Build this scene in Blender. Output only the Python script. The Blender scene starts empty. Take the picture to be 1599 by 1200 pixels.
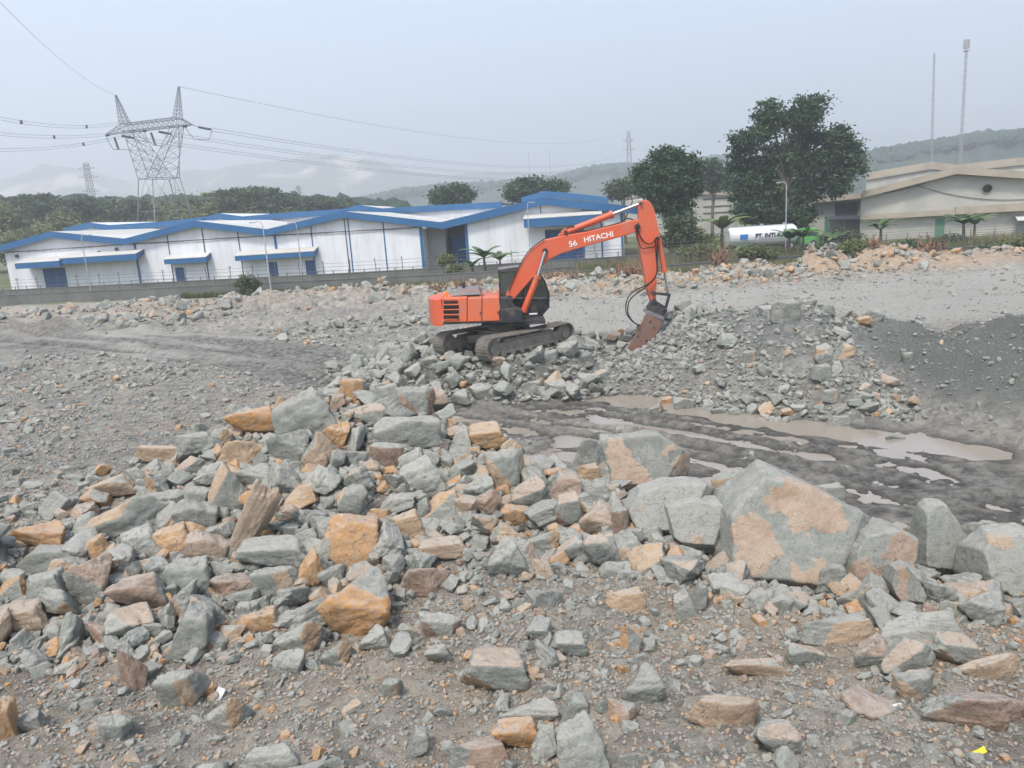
import bpy, math, random
import numpy as np
from mathutils import Vector, Matrix, Euler, noise as mnoise
random.seed(7)
RNG = np.random.default_rng(7)
SC = bpy.context.scene
COL = SC.collection
rad = math.radians

# ------------------------------------------------------------------ camera
FPX, PITCH, ROLL, CAMZ = 1180.0, rad(12.2), rad(3.7), 6.0
cam_d = bpy.data.cameras.new('camera')
cam_d.sensor_width = 36.0
cam_d.lens = 36.0 * FPX / 1599.0
cam_d.clip_end = 20000.0
cam = bpy.data.objects.new('camera', cam_d)
COL.objects.link(cam)
cam.matrix_world = Matrix.Translation((0, 0, CAMZ)) @ Matrix.Rotation(rad(90) - PITCH, 4, 'X') @ Matrix.Rotation(-ROLL, 4, 'Z')
SC.camera = cam

# ------------------------------------------------------------------ light
SUN_EL, SUN_AZ = rad(58), rad(205)
w = bpy.data.worlds.new('World'); SC.world = w
w.use_nodes = True
nt = w.node_tree
sky = nt.nodes.new('ShaderNodeTexSky')
sky.sky_type = 'NISHITA'
sky.sun_disc = False
sky.sun_elevation = SUN_EL
sky.sun_rotation = SUN_AZ
sky.altitude = 0
sky.air_density = 1.0
sky.dust_density = 2.5
sky.ozone_density = 2.0
nt.links.new(sky.outputs[0], nt.nodes['Background'].inputs[0])
nt.nodes['Background'].inputs[1].default_value = 0.135
sd = bpy.data.lights.new('sun', 'SUN')
sd.energy = 2.5
sd.angle = rad(10)
sd.color = (1.0, 0.93, 0.84)
so = bpy.data.objects.new('sun', sd); COL.objects.link(so)
# direction towards the sun (Nishita rotation is measured clockwise from +Y)
sdir = Vector((math.sin(SUN_AZ) * math.cos(SUN_EL), math.cos(SUN_AZ) * math.cos(SUN_EL), math.sin(SUN_EL)))
so.rotation_euler = sdir.to_track_quat('Z', 'Y').to_euler()
SC.view_settings.view_transform = 'Standard'
SC.view_settings.look = 'None'
SC.view_settings.gamma = 1
SC.view_settings.exposure = 1.33

# ------------------------------------------------------------------ pixel -> world
def ray(px, py):
    x = (px - 799.5) / FPX; y = -(py - 600) / FPX
    x, y = x * math.cos(ROLL) + y * math.sin(ROLL), -x * math.sin(ROLL) + y * math.cos(ROLL)
    return np.array([x, math.cos(PITCH) + y * math.sin(PITCH), -math.sin(PITCH) + y * math.cos(PITCH)])
CAM = np.array([0, 0, CAMZ])
def at(px, py, Y):
    d = ray(px, py); return CAM + d * (Y / d[1])
def project(p):
    """world point(s) -> photo pixel"""
    p = np.atleast_2d(p) - CAM
    f = p[:, 1] * math.cos(PITCH) - p[:, 2] * math.sin(PITCH)
    u = p[:, 1] * math.sin(PITCH) + p[:, 2] * math.cos(PITCH)
    x = p[:, 0] / f; y = u / f
    x, y = x * math.cos(ROLL) - y * math.sin(ROLL), x * math.sin(ROLL) + y * math.cos(ROLL)
    return np.stack([799.5 + x * FPX, 600 - y * FPX, f], 1)

# ------------------------------------------------------------------ numpy noise
_T = np.random.default_rng(3).random((256, 256))
def vnoise(x, y):
    x = np.asarray(x, float); y = np.asarray(y, float)
    xi = np.floor(x).astype(int); yi = np.floor(y).astype(int)
    fx = x - xi; fy = y - yi
    fx = fx * fx * fx * (fx * (fx * 6 - 15) + 10); fy = fy * fy * fy * (fy * (fy * 6 - 15) + 10)
    a = _T[xi & 255, yi & 255]; b = _T[(xi + 1) & 255, yi & 255]
    c = _T[xi & 255, (yi + 1) & 255]; d = _T[(xi + 1) & 255, (yi + 1) & 255]
    return (a * (1 - fx) + b * fx) * (1 - fy) + (c * (1 - fx) + d * fx) * fy - 0.5
def fbm(x, y, o=4, g=0.5):
    s = 0; a = 1.0
    for i in range(o):
        s = s + a * vnoise(x + 17.3 * i, y + 31.7 * i)
        x = x * 2.03; y = y * 2.03; a *= g
    return s
def sstep(a, b, x):
    t = np.clip((x - a) / (b - a), 0, 1); return t * t * (3 - 2 * t)

# ------------------------------------------------------------------ terrain
CREST = [(-40, 860, 10.5), (0, 838, 11.3), (60, 820, 12.0), (130, 785, 12.8), (210, 762, 13.3), (340, 690, 14.3), (430, 652, 15.0), (545, 626, 15.2), (650, 634, 15.2),
         (720, 675, 15.0), (800, 722, 14.3), (860, 742, 13.9), (940, 770, 13.2), (1010, 800, 12.7), (1130, 850, 12.0), (1250, 880, 11.7), (1400, 880, 11.7), (1500, 890, 11.4), (1620, 900, 11.0)]
_c = np.array([at(*p) for p in CREST])
CX, CY, CZ = _c[:, 0], _c[:, 1], _c[:, 2]
TOE = [(-60, 1080), (60, 1060), (200, 1050), (350, 1040), (500, 1010), (620, 945), (760, 925), (900, 915), (1010, 915), (1120, 950), (1300, 960), (1620, 965)]
def _g(px, py, z):
    d = ray(px, py); return CAM + d * ((z - CAMZ) / d[2])
_t = np.array([_g(p[0], p[1], 0.65) for p in TOE])
ROAD = np.array([(-70, 74), (-39, 57), (-20, 43.5), (-9, 34.5), (-1, 24.6), (2.6, 21.2), (6, 17.6), (9.5, 14.2), (16, 9.5), (30, 2)], float)
def road_sd(x, y):
    best = np.full(np.shape(x), 1e9); sd_ = np.zeros(np.shape(x)); al = np.zeros(np.shape(x)); acc = 0
    for i in range(len(ROAD) - 1):
        a = ROAD[i]; d = ROAD[i + 1] - a; L = np.hypot(*d); u = d / L
        t = np.clip((x - a[0]) * u[0] + (y - a[1]) * u[1], 0, L)
        dx = x - a[0] - u[0] * t; dy = y - a[1] - u[1] * t
        dd = np.hypot(dx, dy); m = dd < best
        best = np.where(m, dd, best)
        sd_ = np.where(m, np.sign(u[0] * dy - u[1] * dx) * dd, sd_)   # + = far side
        al = np.where(m, acc + t, al); acc += L
    return sd_, al
def bump(x, y, cx, cy, rx, ry, ang=0, pw=1.0, wob=0.25, seed=0):
    c, s = math.cos(ang), math.sin(ang)
    u = ((x - cx) * c + (y - cy) * s) / rx; v = (-(x - cx) * s + (y - cy) * c) / ry
    r = np.sqrt(u * u + v * v) + wob * fbm(x * 0.5 + seed, y * 0.5 - seed, 3)
    return (1 - sstep(0, 1, r)) ** pw
RSTART = 82.0   # along-road distance where puddled part begins
def masks(x, y):
    s, al = road_sd(x, y)
    wide = 2.6 + 1.5 * sstep(20, 60, y)
    road = (1 - sstep(wide * .75, wide * 1.35, np.abs(s + 0.8 * fbm(x * .3, y * .3, 3))))
    road = road * sstep(-2, 3, y - np.interp(x, CX, CY) )
    return s, al, road
def H(x, y, parts=False):
    x = np.asarray(x, float); y = np.asarray(y, float)
    s, al, road = masks(x, y)
    n1 = fbm(x / 5.0, y / 5.0, 4); n2 = fbm(x / 0.9 + 5, y / 0.9, 4); n3 = fbm(x / 0.18, y / 0.18 + 9, 3)
    rough = 1 - 0.8 * road
    base = 0.10 + 0.25 * n1 * rough + 0.13 * n2 * rough * (1 - sstep(45, 70, y) * .5) + 0.028 * n3 * (1 - .5 * road)
    base = base * (1 - sstep(90, 120, y) * .7)
    # left ground slightly raised before the road
    lf = (1 - sstep(-1.5, 0.5, s + 2.5)) * (1 - sstep(-7, -1, x)) * sstep(12, 18, y)
    base = base + 0.30 * lf
    # ruts and road bed
    along = fbm(al * .25, s * .5, 3)
    ruts = 0.0
    for c, wd, dp in ((-1.5, .35, .13), (-.45, .28, .10), (.75, .35, .14), (1.6, .3, .10)):
        cc = c + 0.5 * fbm(al * .12 + c * 9, al * 0 + c, 2)
        ruts = ruts - dp * np.exp(-((s - cc) / wd) ** 2) + dp * .8 * np.exp(-((s - cc - wd * 1.7) / (wd * .6)) ** 2)
    ruts = ruts * (0.9 + 1.4 * along) + 0.13 * n2 + 0.05 * n3
    wet = sstep(RSTART - 6, RSTART + 4, al)
    bed = 0.12 - 0.085 * wet + ruts
    z = base * (1 - road) + bed * road
    # muddy puddle strip on the far side of the road
    pd = np.exp(-((s - 3.0 - .5 * fbm(al * .3, al * 0, 2)) / 1.1) ** 2) * sstep(RSTART - 4, RSTART - 1, al) * (1 - sstep(RSTART + 17, RSTART + 22, al))
    z = z * (1 - pd) + pd * (-0.11 + 0.07 * n2)
    pd2 = np.exp(-((s + 2.6) / 0.6) ** 2) * sstep(RSTART + 8, RSTART + 10, al) * (1 - sstep(RSTART + 14, RSTART + 16, al))
    z = z * (1 - pd2) + pd2 * (-0.10)
    # excavator rubble mound
    m1 = np.maximum(bump(x, y, 0.6, 29.2, 7.6, 4.6, .1, .55, .22, 3), 0)
    m1b = bump(x, y, -3.2, 31.5, 4.6, 4.0, 0, .7, .3, 8) * .7
    z = z + 1.0 * np.minimum(1, np.maximum(m1, m1b) * 1.45) * (1 + .25 * n2 * (1 - 0))
    pit = bump(x, y, 5.3, 27.4, 3.4, 2.9, 0, .6, .2, 5)
    z = z * (1 - pit) + pit * (.32 + .25 * n2)
    pad = 1 - sstep(2.2, 3.2, np.hypot(x + .2, y - 28.2))
    z = z * (1 - pad) + pad * (1.20 + .05 * n2)
    # right mound, dark mound
    m2 = bump(x, y, 10.2, 27.2, 7.0, 8.0, .25, .8, .25, 13)
    zb2 = 2.15 * m2 * (1 + .10 * n2)
    m2b = bump(x, y, 13.0, 26.5, 4.6, 4.6, 0, .9, .25, 19)
    m3 = bump(x, y, 16.2, 21.6, 5.6, 7.2, .25, .6, .14, 23)
    z = z + np.maximum(np.maximum(zb2, 1.75 * m2b), 2.15 * m3 * (1 + .05 * n2))
    # far rubble bank in front of the wall
    bk = sstep(54, 60, y - .06 * x) * (1 - sstep(68, 73, y + .10 * x))
    z = z + bk * (0.35 + .6 * n1 + .35 * n2)
    lb = bump(x, y, -17, 58, 22, 9, -.12, .6, .35, 31)
    z = z + 0.9 * lb * (1 + .4 * n2)
    # tan earth heaps right
    tn = 0
    for (px, py, Yd, r, h) in ((1280, 424, 63, 3.3, 1.5), (1390, 424, 62, 3.6, 1.0), (1215, 432, 64, 3.0, .5), (1470, 424, 60, 5.0, .9), (1560, 428, 58, 4.0, .8), (1340, 426, 64, 3, .5)):
        p = at(px, py, Yd); bb = bump(x, y, p[0], p[1], r, r * .8, 0, .8, .3, px)
        z = z + h * bb * (1 + .5 * n2); tn = np.maximum(tn, bb)
    # foreground platform + heap
    yc = np.interp(x, CX, CY); zc = np.interp(x, CX, CZ); yt = np.interp(x, _t[:, 0], _t[:, 1])
    yt = np.minimum(yt, yc - 1.2)
    zf = 0.65 + 0.30 * n1 + 0.16 * n2 + 0.05 * n3 + 0.10 * np.clip(9 - y, -1, 4)
    up = np.clip((y - yt) / (yc - yt), 0, 1)
    prof = zf + (zc - .65) * (up ** 1.15) * (1 + 0 * n2) + .20 * n2 * np.sin(np.pi * np.clip(up, 0, 1))
    backw = np.clip((y - yc) / (1.2 + 1.0 * np.clip(zc, 0.5, 3)), 0, 1)
    k = sstep(0, 1, backw)
    fg = np.where(y < yc, prof, zc + (zf - .65))
    z = fg * (1 - k) + z * k
    if parts:
        heap = np.where(y < yc, up, 1 - k)
        return z, dict(s=s, al=al, road=road * k, heap=heap, fore=1 - k, m1=m1, m2=np.maximum(m2, m2b * .8), m3=m3, bk=bk * k, lb=lb, tn=tn, pit=pit, pd=pd, n1=n1, n2=n2)
    return z
def H1(x, y): return float(H(np.array([x]), np.array([y]))[0])
def hit(px, py, t0=4.0, t1=160.0):
    d = ray(px, py)
    ts = np.concatenate([np.arange(t0, 30, .05), np.arange(30, t1, .3)])
    P = CAM + d * ts[:, None]
    hz = H(P[:, 0], P[:, 1]); b = np.nonzero(P[:, 2] < hz)[0]
    i = b[0] if len(b) else len(ts) - 1
    return P[i], ts[i]

# ------------------------------------------------------------------ materials
MATS = {}
class NT:
    def __init__(s, name):
        s.m = bpy.data.materials.new(name); s.m.use_nodes = True
        s.t = s.m.node_tree; s.n = s.t.nodes; s.b = s.n['Principled BSDF']
        MATS[name] = s.m
    def node(s, t, **kw):
        nd = s.n.new(t)
        for k, v in kw.items():
            if hasattr(nd, k): setattr(nd, k, v)
        return nd
    def ln(s, a, b): s.t.links.new(a, b)
    def coord(s, kind='Object'): return s.node('ShaderNodeTexCoord').outputs[kind]
    def noise(s, scale, detail=4, rough=.55, vec=None, dist=0):
        nd = s.node('ShaderNodeTexNoise'); nd.inputs['Scale'].default_value = scale; nd.inputs['Detail'].default_value = detail
        nd.inputs['Roughness'].default_value = rough; nd.inputs['Distortion'].default_value = dist
        if vec is not None: s.ln(vec, nd.inputs['Vector'])
        return nd.outputs['Fac']
    def ramp(s, fac, stops):
        nd = s.node('ShaderNodeValToRGB'); e = nd.color_ramp.elements
        while len(e) < len(stops): e.new(0.5)
        for i, (p, c) in enumerate(stops):
            e[i].position = p; e[i].color = (*c, 1) if not isinstance(c, float) else (c, c, c, 1)
        s.ln(fac, nd.inputs[0]); return nd.outputs[0]
    def mix(s, f, a, b, mode='MIX'):
        nd = s.node('ShaderNodeMix', data_type='RGBA', blend_type=mode)
        for sock, v in ((nd.inputs[0], f), (nd.inputs[6], a), (nd.inputs[7], b)):
            if hasattr(v, 'is_linked'): s.ln(v, sock)
            elif isinstance(v, (int, float)): sock.default_value = v
            else: sock.default_value = (*v, 1)
        return nd.outputs[2]
    def math(s, op, a, b=0.0, c=None):
        nd = s.node('ShaderNodeMath', operation=op)
        for i, v in enumerate((a, b) if c is None else (a, b, c)):
            if hasattr(v, 'is_linked'): s.ln(v, nd.inputs[i])
            else: nd.inputs[i].default_value = v
        return nd.outputs[0]
    def attr(s, name):
        nd = s.node('ShaderNodeAttribute'); nd.attribute_name = name; return nd
    def bump(s, h, strength=.5, dist=.02, prev=None):
        nd = s.node('ShaderNodeBump'); nd.inputs['Strength'].default_value = strength; nd.inputs['Distance'].default_value = dist
        s.ln(h, nd.inputs['Height'])
        if prev is not None: s.ln(prev, nd.inputs['Normal'])
        return nd.outputs[0]
    def done(s, col=None, rough=.85, normal=None, metal=0., spec=.3):
        if col is not None:
            if hasattr(col, 'is_linked'): s.ln(col, s.b.inputs['Base Color'])
            else: s.b.inputs['Base Color'].default_value = (*col, 1)
        if hasattr(rough, 'is_linked'): s.ln(rough, s.b.inputs['Roughness'])
        else: s.b.inputs['Roughness'].default_value = rough
        s.b.inputs['Metallic'].default_value = metal
        s.b.inputs['Specular IOR Level'].default_value = spec
        if normal is not None: s.ln(normal, s.b.inputs['Normal'])
        return s.m
def worn(name, c1, c2, scale=1.5, rough=.7, thr=(.45, .7), metal=0., spec=.3, bumpd=0.0, fine=12):
    """paint or metal with dirt patches of their own shape"""
    m = NT(name); v = m.coord()
    f = m.ramp(m.noise(scale, 6, .65, v), [(thr[0], 0.), (thr[1], 1.)])
    col = m.mix(f, c1, c2)
    f2 = m.noise(scale * fine, 4, .6, v)
    col = m.mix(m.math('MULTIPLY', f2, .35), col, tuple(min(1, x * .55) for x in c1))
    nrm = m.bump(f2, .4, bumpd) if bumpd else None
    return m.done(col, rough, nrm, metal, spec)

# ground -----------------------------------------------------------
g = NT('quarry_ground'); v = g.coord()
nA = g.noise(.35, 6, .6, v); nB = g.noise(3.2, 8, .65, v); nC = g.noise(22, 6, .7, v); nD = g.noise(90, 3, .6, v)
soil = g.ramp(nA, [(.30, (.21, .193, .160)), (.50, (.285, .264, .218)), (.70, (.34, .318, .265))])
soil = g.mix(g.ramp(nB, [(.35, 0.), (.7, .75)]), soil, (.31, .272, .212))
soil = g.mix(g.ramp(nC, [(.40, 0.), (.75, .8)]), soil, (.33, .325, .305))
soil = g.mix(g.ramp(nD, [(.30, .5), (.5, 0.)]), soil, (.13, .12, .10))
vp = g.node('ShaderNodeTexVoronoi'); vp.inputs['Scale'].default_value = 7; g.ln(v, vp.inputs['Vector'])
vq = g.node('ShaderNodeTexVoronoi'); vq.inputs['Scale'].default_value = 2.3; g.ln(v, vq.inputs['Vector'])
sp = g.ramp(g.math('ADD', g.math('MULTIPLY', vp.outputs['Color'], .6), g.math('MULTIPLY', vq.outputs['Color'], .4)), [(.2, (.62, .62, .62)), (.5, (1., 1., 1.)), (.8, (1.45, 1.43, 1.38))])
soil = g.mix(.9, soil, sp, 'MULTIPLY')
tan = g.mix(g.ramp(nB, [(.4, 0.), (.6, 1.)]), (.40, .32, .235), (.33, .235, .15))
col = g.mix(g.attr('tan').outputs['Fac'], soil, tan)
green = g.mix(.7, g.mix(nC, (.23, .235, .215), (.145, .15, .14)), sp, 'MULTIPLY')
col = g.mix(g.attr('dark').outputs['Fac'], col, green)
col = g.mix(g.attr('fine').outputs['Fac'], col, g.mix(g.ramp(nC, [(.4, 0.), (.65, 1.)]), (.11, .117, .103), (.185, .192, .168)))
pale = g.mix(nB, (.36, .355, .31), (.28, .275, .24))
col = g.mix(g.attr('pale').outputs['Fac'], col, pale)
mudf = g.attr('mud').outputs['Fac']
mud = g.mix(g.ramp(nB, [(.38, 0.), (.62, 1.)]), (.085, .082, .072), (.24, .228, .195))
col = g.mix(mudf, col, mud); wetf = g.attr('wet').outputs['Fac']
col = g.mix(wetf, col, (.055, .052, .045))
gr = g.mix(g.ramp(nC, [(.4, 0.), (.6, 1.)]), (.075, .10, .035), (.19, .18, .09))
col = g.mix(g.attr('grass').outputs['Fac'], col, gr)
b1 = g.bump(nC, 1., .09); b2 = g.bump(nD, .7, .015, b1)
vor = g.node('ShaderNodeTexVoronoi'); vor.inputs['Scale'].default_value = 14; g.ln(v, vor.inputs['Vector'])
b3 = g.bump(vor.outputs['Distance'], .5, .03, b2)
rgh = g.ramp(g.math('MULTIPLY', g.math('MAXIMUM', mudf, wetf), g.ramp(nB, [(.4, 0.), (.6, 1.)])), [(0., .92), (1., .42)])
g.done(col, rgh, b3, spec=.25)
m = NT('muddy_water'); v = m.coord()
c = m.mix(m.noise(.5, 3, .5, v), (.22, .19, .15), (.28, .25, .205))
m.done(c, .12, m.bump(m.noise(6, 2, .5, v), .08, .01), spec=.5)

# rock -------------------------------------------------------------
def rock_mat(name, use_rand=True):
    r = NT(name); v = r.node('ShaderNodeNewGeometry').outputs['Position']
    if use_rand:
        oi = r.node('ShaderNodeObjectInfo').outputs['Random']
        add = r.node('ShaderNodeVectorMath', operation='ADD'); r.ln(v, add.inputs[0])
        cm = r.node('ShaderNodeCombineXYZ'); r.ln(r.math('MULTIPLY', oi, 37.0), cm.inputs[0]); r.ln(cm.outputs[0], add.inputs[1]); v = add.outputs[0]
    else:
        oi = r.attr('tone').outputs['Fac']
    n1 = r.noise(2.4, 8, .62, v, .3); n2 = r.noise(10, 8, .68, v); n3 = r.noise(48, 6, .7, v)
    grey = r.ramp(oi, [(0., (.155, .168, .145)), (.45, (.215, .228, .198)), (.8, (.28, .288, .250)), (1., (.33, .33, .285))])
    grey = r.mix(r.ramp(n1, [(.38, 0.), (.62, .6)]), grey, (.315, .312, .272))
    grey = r.mix(r.ramp(n2, [(.33, .45), (.5, 0.)]), grey, (.115, .122, .108))
    st = r.attr('stain'); hue = r.attr('hue').outputs['Fac']
    tan = r.ramp(hue, [(0., (.23, .155, .115)), (.33, (.365, .285, .215)), (.66, (.46, .31, .165)), (1., (.49, .25, .085))])
    tan = r.mix(r.ramp(n2, [(.4, 0.), (.62, .7)]), tan, (.37, .30, .225))
    tan = r.mix(r.ramp(n1, [(.35, .5), (.5, 0.)]), tan, (.22, .135, .075))
    f = r.ramp(r.math('ADD', r.math('MULTIPLY', n1, .75), r.math('ADD', r.math('MULTIPLY', st.outputs['Fac'], .85), r.math('MULTIPLY', n2, .25))), [(.76, 0.), (.95, 1.)])
    col = r.mix(f, grey, tan)
    col = r.mix(r.ramp(n3, [(.36, .38), (.55, 0.)]), col, (.12, .115, .10))
    col = r.mix(r.ramp(n3, [(.62, 0.), (.78, .25)]), col, (.48, .47, .44))
    # pale dust lying on what faces up
    geo = r.node('ShaderNodeNewGeometry'); sx = r.node('ShaderNodeSeparateXYZ'); r.ln(geo.outputs['Normal'], sx.inputs[0])
    dust = r.math('MULTIPLY', r.ramp(sx.outputs[2], [(.55, 0.), (.95, .55)]), r.ramp(n2, [(.3, .3), (.6, 1.)]))
    col = r.mix(dust, col, (.37, .355, .32))
    wv = r.node('ShaderNodeTexVoronoi', feature='DISTANCE_TO_EDGE'); wv.inputs['Scale'].default_value = 2.6; r.ln(v, wv.inputs['Vector'])
    dv = r.node('ShaderNodeVectorMath', operation='ADD'); nv_ = r.node('ShaderNodeTexNoise'); nv_.inputs['Scale'].default_value = 3; nv_.inputs['Detail'].default_value = 5; r.ln(v, nv_.inputs['Vector'])
    sc_ = r.node('ShaderNodeVectorMath', operation='SCALE'); sc_.inputs[3].default_value = .7; r.ln(nv_.outputs['Color'], sc_.inputs[0]); r.ln(v, dv.inputs[0]); r.ln(sc_.outputs[0], dv.inputs[1]); r.ln(dv.outputs[0], wv.inputs['Vector'])
    crk = r.ramp(wv.outputs['Distance'], [(0., 0.), (.022, 1.)])
    col = r.mix(r.math('MULTIPLY', r.math('SUBTRACT', 1.0, crk), r.ramp(n1, [(.45, 0.), (.6, .75)])), col, (.075, .07, .06))
    b = r.bump(crk, .3, .02)
    b = r.bump(n2, .8, .045, b); b = r.bump(n3, .8, .010, b)
    r.done(col, .9, b, spec=.2)
rock_mat('quarry_rock'); rock_mat('quarry_rubble', False)

worn('excavator_orange', (.60, .10, .035), (.46, .14, .085), 1.6, .5, (.42, .68), spec=.5)
worn('excavator_panel', (.64, .13, .045), (.48, .16, .10), 1.8, .5, (.42, .68), spec=.5)
worn('machine_dark', (.032, .033, .036), (.12, .11, .095), 3, .6)
worn('track_steel', (.15, .14, .118), (.25, .225, .19), 3, .85, (.35, .6), bumpd=.01)
worn('rusty_steel', (.20, .095, .065), (.17, .145, .125), 3.5, .75, (.4, .65))
worn('grey_steel', (.15, .15, .15), (.24, .23, .21), 3, .6)
NT('chrome_rod').done((.45, .46, .47), .25, metal=.9)
NT('rubber_hose').done((.012, .012, .013), .5)
NT('cab_glass').done((.06, .085, .08), .06, spec=.8); MATS['cab_glass'].node_tree.nodes['Principled BSDF'].inputs['Alpha'].default_value = .55
worn('decal_white', (.78, .76, .72), (.6, .5, .45), 8, .6, (.5, .8))
NT('decal_dark').done((.05, .02, .02), .6)
NT('amber_lens').done((.8, .22, .03), .3)
NT('vent_black').done((.012, .01, .01), .8)
m = NT('white_wall'); v = m.coord()
mp = m.node('ShaderNodeMapping'); mp.inputs['Scale'].default_value = (1, 1, .12); m.ln(v, mp.inputs[0])
c = m.mix(m.ramp(m.noise(.5, 6, .6, mp.outputs[0]), [(.42, 0.), (.72, .8)]), (.64, .65, .675), (.50, .51, .51))
c = m.mix(m.ramp(m.noise(2.5, 6, .7, mp.outputs[0]), [(.5, 0.), (.8, .6)]), c, (.42, .41, .38)); m.done(c, .85)
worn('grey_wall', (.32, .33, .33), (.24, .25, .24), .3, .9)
worn('blue_fascia', (.020, .105, .245), (.035, .13, .27), .4, .55, (.4, .7))
worn('blue_door', (.018, .07, .19), (.03, .09, .21), .6, .6)
m = NT('roof_sheet'); v = m.coord()
c = m.mix(m.ramp(m.noise(.10, 5, .6, v), [(.4, 0.), (.65, 1.)]), (.44, .43, .39), (.53, .53, .51))
wv = m.node('ShaderNodeTexWave'); wv.inputs['Scale'].default_value = 1.2; m.ln(v, wv.inputs['Vector']); wv.inputs['Distortion'].default_value = .4
c = m.mix(m.math('MULTIPLY', wv.outputs['Fac'], .25), c, (.30, .27, .22)); m.done(c, .7)
worn('roof_white', (.62, .66, .70), (.50, .55, .60), .3, .6)
worn('beige_wall', (.47, .455, .395), (.33, .33, .30), .14, .9, (.4, .62), fine=5)
worn('beige_trim', (.37, .325, .255), (.27, .24, .195), .35, .85, (.45, .7))
worn('concrete', (.16, .165, .15), (.10, .105, .095), .5, .9, (.35, .65))
worn('dark_pipe', (.05, .055, .065), (.09, .09, .09), 1, .6)
worn('green_door', (.07, .19, .12), (.09, .2, .14), 1, .7)
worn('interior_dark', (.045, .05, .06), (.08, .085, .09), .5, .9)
worn('galvanised', (.42, .44, .46), (.33, .34, .35), 2, .5, metal=.3)
NT('lattice_steel').done((.17, .175, .185), .6, metal=.2)
NT('mast_paint').done((.30, .28, .29), .6)
NT('insulator').done((.06, .045, .04), .35)
NT('cable').done((.09, .095, .10), .6)
worn('tank_white', (.66, .68, .70), (.55, .57, .6), .8, .4, spec=.5)
NT('truck_green').done((.08, .33, .07), .4, spec=.5)
NT('tyre').done((.02, .02, .02), .85)
NT('logo_blue').done((.03, .16, .42), .5)
worn('fence_wire', (.12, .12, .11), (.18, .13, .09), 2, .8)
worn('bark', (.12, .095, .07), (.20, .17, .13), 2, .95)
worn('dead_root', (.20, .12, .075), (.29, .20, .13), 3, .95)
def leafm(name, a, b, c_):
    l = NT(name); t = l.attr('tint').outputs['Fac']
    col = l.ramp(t, [(0., a), (.55, b), (1., c_)])
    l.b.inputs['Base Color'].default_value = (0, 0, 0, 1)
    l.done(col, .6, spec=.3)
    tr = l.node('ShaderNodeBsdfTranslucent'); l.ln(col, tr.inputs[0])
    mx = l.node('ShaderNodeMixShader'); mx.inputs[0].default_value = .22
    l.ln(l.b.outputs[0], mx.inputs[1]); l.ln(tr.outputs[0], mx.inputs[2]); l.ln(mx.outputs[0], l.n['Material Output'].inputs['Surface'])
leafm('leaf_dark', (.024, .054, .028), (.048, .092, .042), (.090, .138, .058))
leafm('leaf_mid', (.040, .066, .032), (.070, .105, .048), (.11, .145, .065))
leafm('leaf_light', (.09, .115, .045), (.14, .16, .06), (.20, .20, .085))
leafm('banana_leaf', (.045, .10, .035), (.085, .15, .05), (.17, .21, .085))
leafm('grass_blade', (.07, .095, .03), (.13, .14, .05), (.26, .23, .12))
worn('far_forest', (.028, .050, .040), (.05, .072, .055), .02, .95, (.35, .65), fine=10)
worn('hill_green', (.06, .085, .055), (.11, .12, .08), .003, .95, (.4, .7), fine=10)
m = NT('hill_scarred'); v = m.coord()
c = m.mix(m.ramp(m.noise(.0035, 5, .6, v), [(.54, 0.), (.60, 1.)]), m.mix(m.noise(.03, 4, .6, v), (.06, .085, .055), (.11, .12, .08)), (.50, .42, .36)); m.done(c, .95)
NT('plastic_white').done((.55, .55, .57), .4)
NT('plastic_yellow').done((.70, .55, .04), .5)
NT('plastic_purple').done((.10, .06, .25), .5)
worn('copper_sheet', (.29, .165, .12), (.22, .13, .10), 8, .55)

# ------------------------------------------------------------------ mesh helpers
def tag(o, label=None, cat=None, group=None, kind=None):
    if label: o['label'] = label
    if cat: o['category'] = cat
    if group: o['group'] = group
    if kind: o['kind'] = kind
    return o
def empty(name, loc, rz=0):
    o = bpy.data.objects.new(name, None); COL.objects.link(o); o.location = loc; o.rotation_euler = (0, 0, rz)
    o.empty_display_size = .2; return o
def np_mesh(name, V, F, smooth=False, attrs=None):
    """V (n,3), F (m,k) array with equal k"""
    me = bpy.data.meshes.new(name); V = np.asarray(V, np.float32); F = np.asarray(F, np.int32)
    me.vertices.add(len(V)); me.vertices.foreach_set('co', V.ravel())
    k = F.shape[1]; me.loops.add(F.size); me.loops.foreach_set('vertex_index', F.ravel())
    me.polygons.add(len(F)); me.polygons.foreach_set('loop_start', np.arange(len(F), dtype=np.int32) * k)
    me.polygons.foreach_set('loop_total', np.full(len(F), k, np.int32))
    me.polygons.foreach_set('use_smooth', np.full(len(F), smooth))
    for n, a in (attrs or {}).items():
        at_ = me.attributes.new(n, 'FLOAT', 'POINT'); at_.data.foreach_set('value', np.asarray(a, np.float32))
    me.update(calc_edges=True); me.validate(); return me
def link(name, me, mat, parent=None, loc=None):
    o = bpy.data.objects.new(name, me); COL.objects.link(o)
    if mat: me.materials.append(MATS[mat])
    if parent: o.parent = parent
    if loc is not None: o.location = loc
    return o
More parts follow.
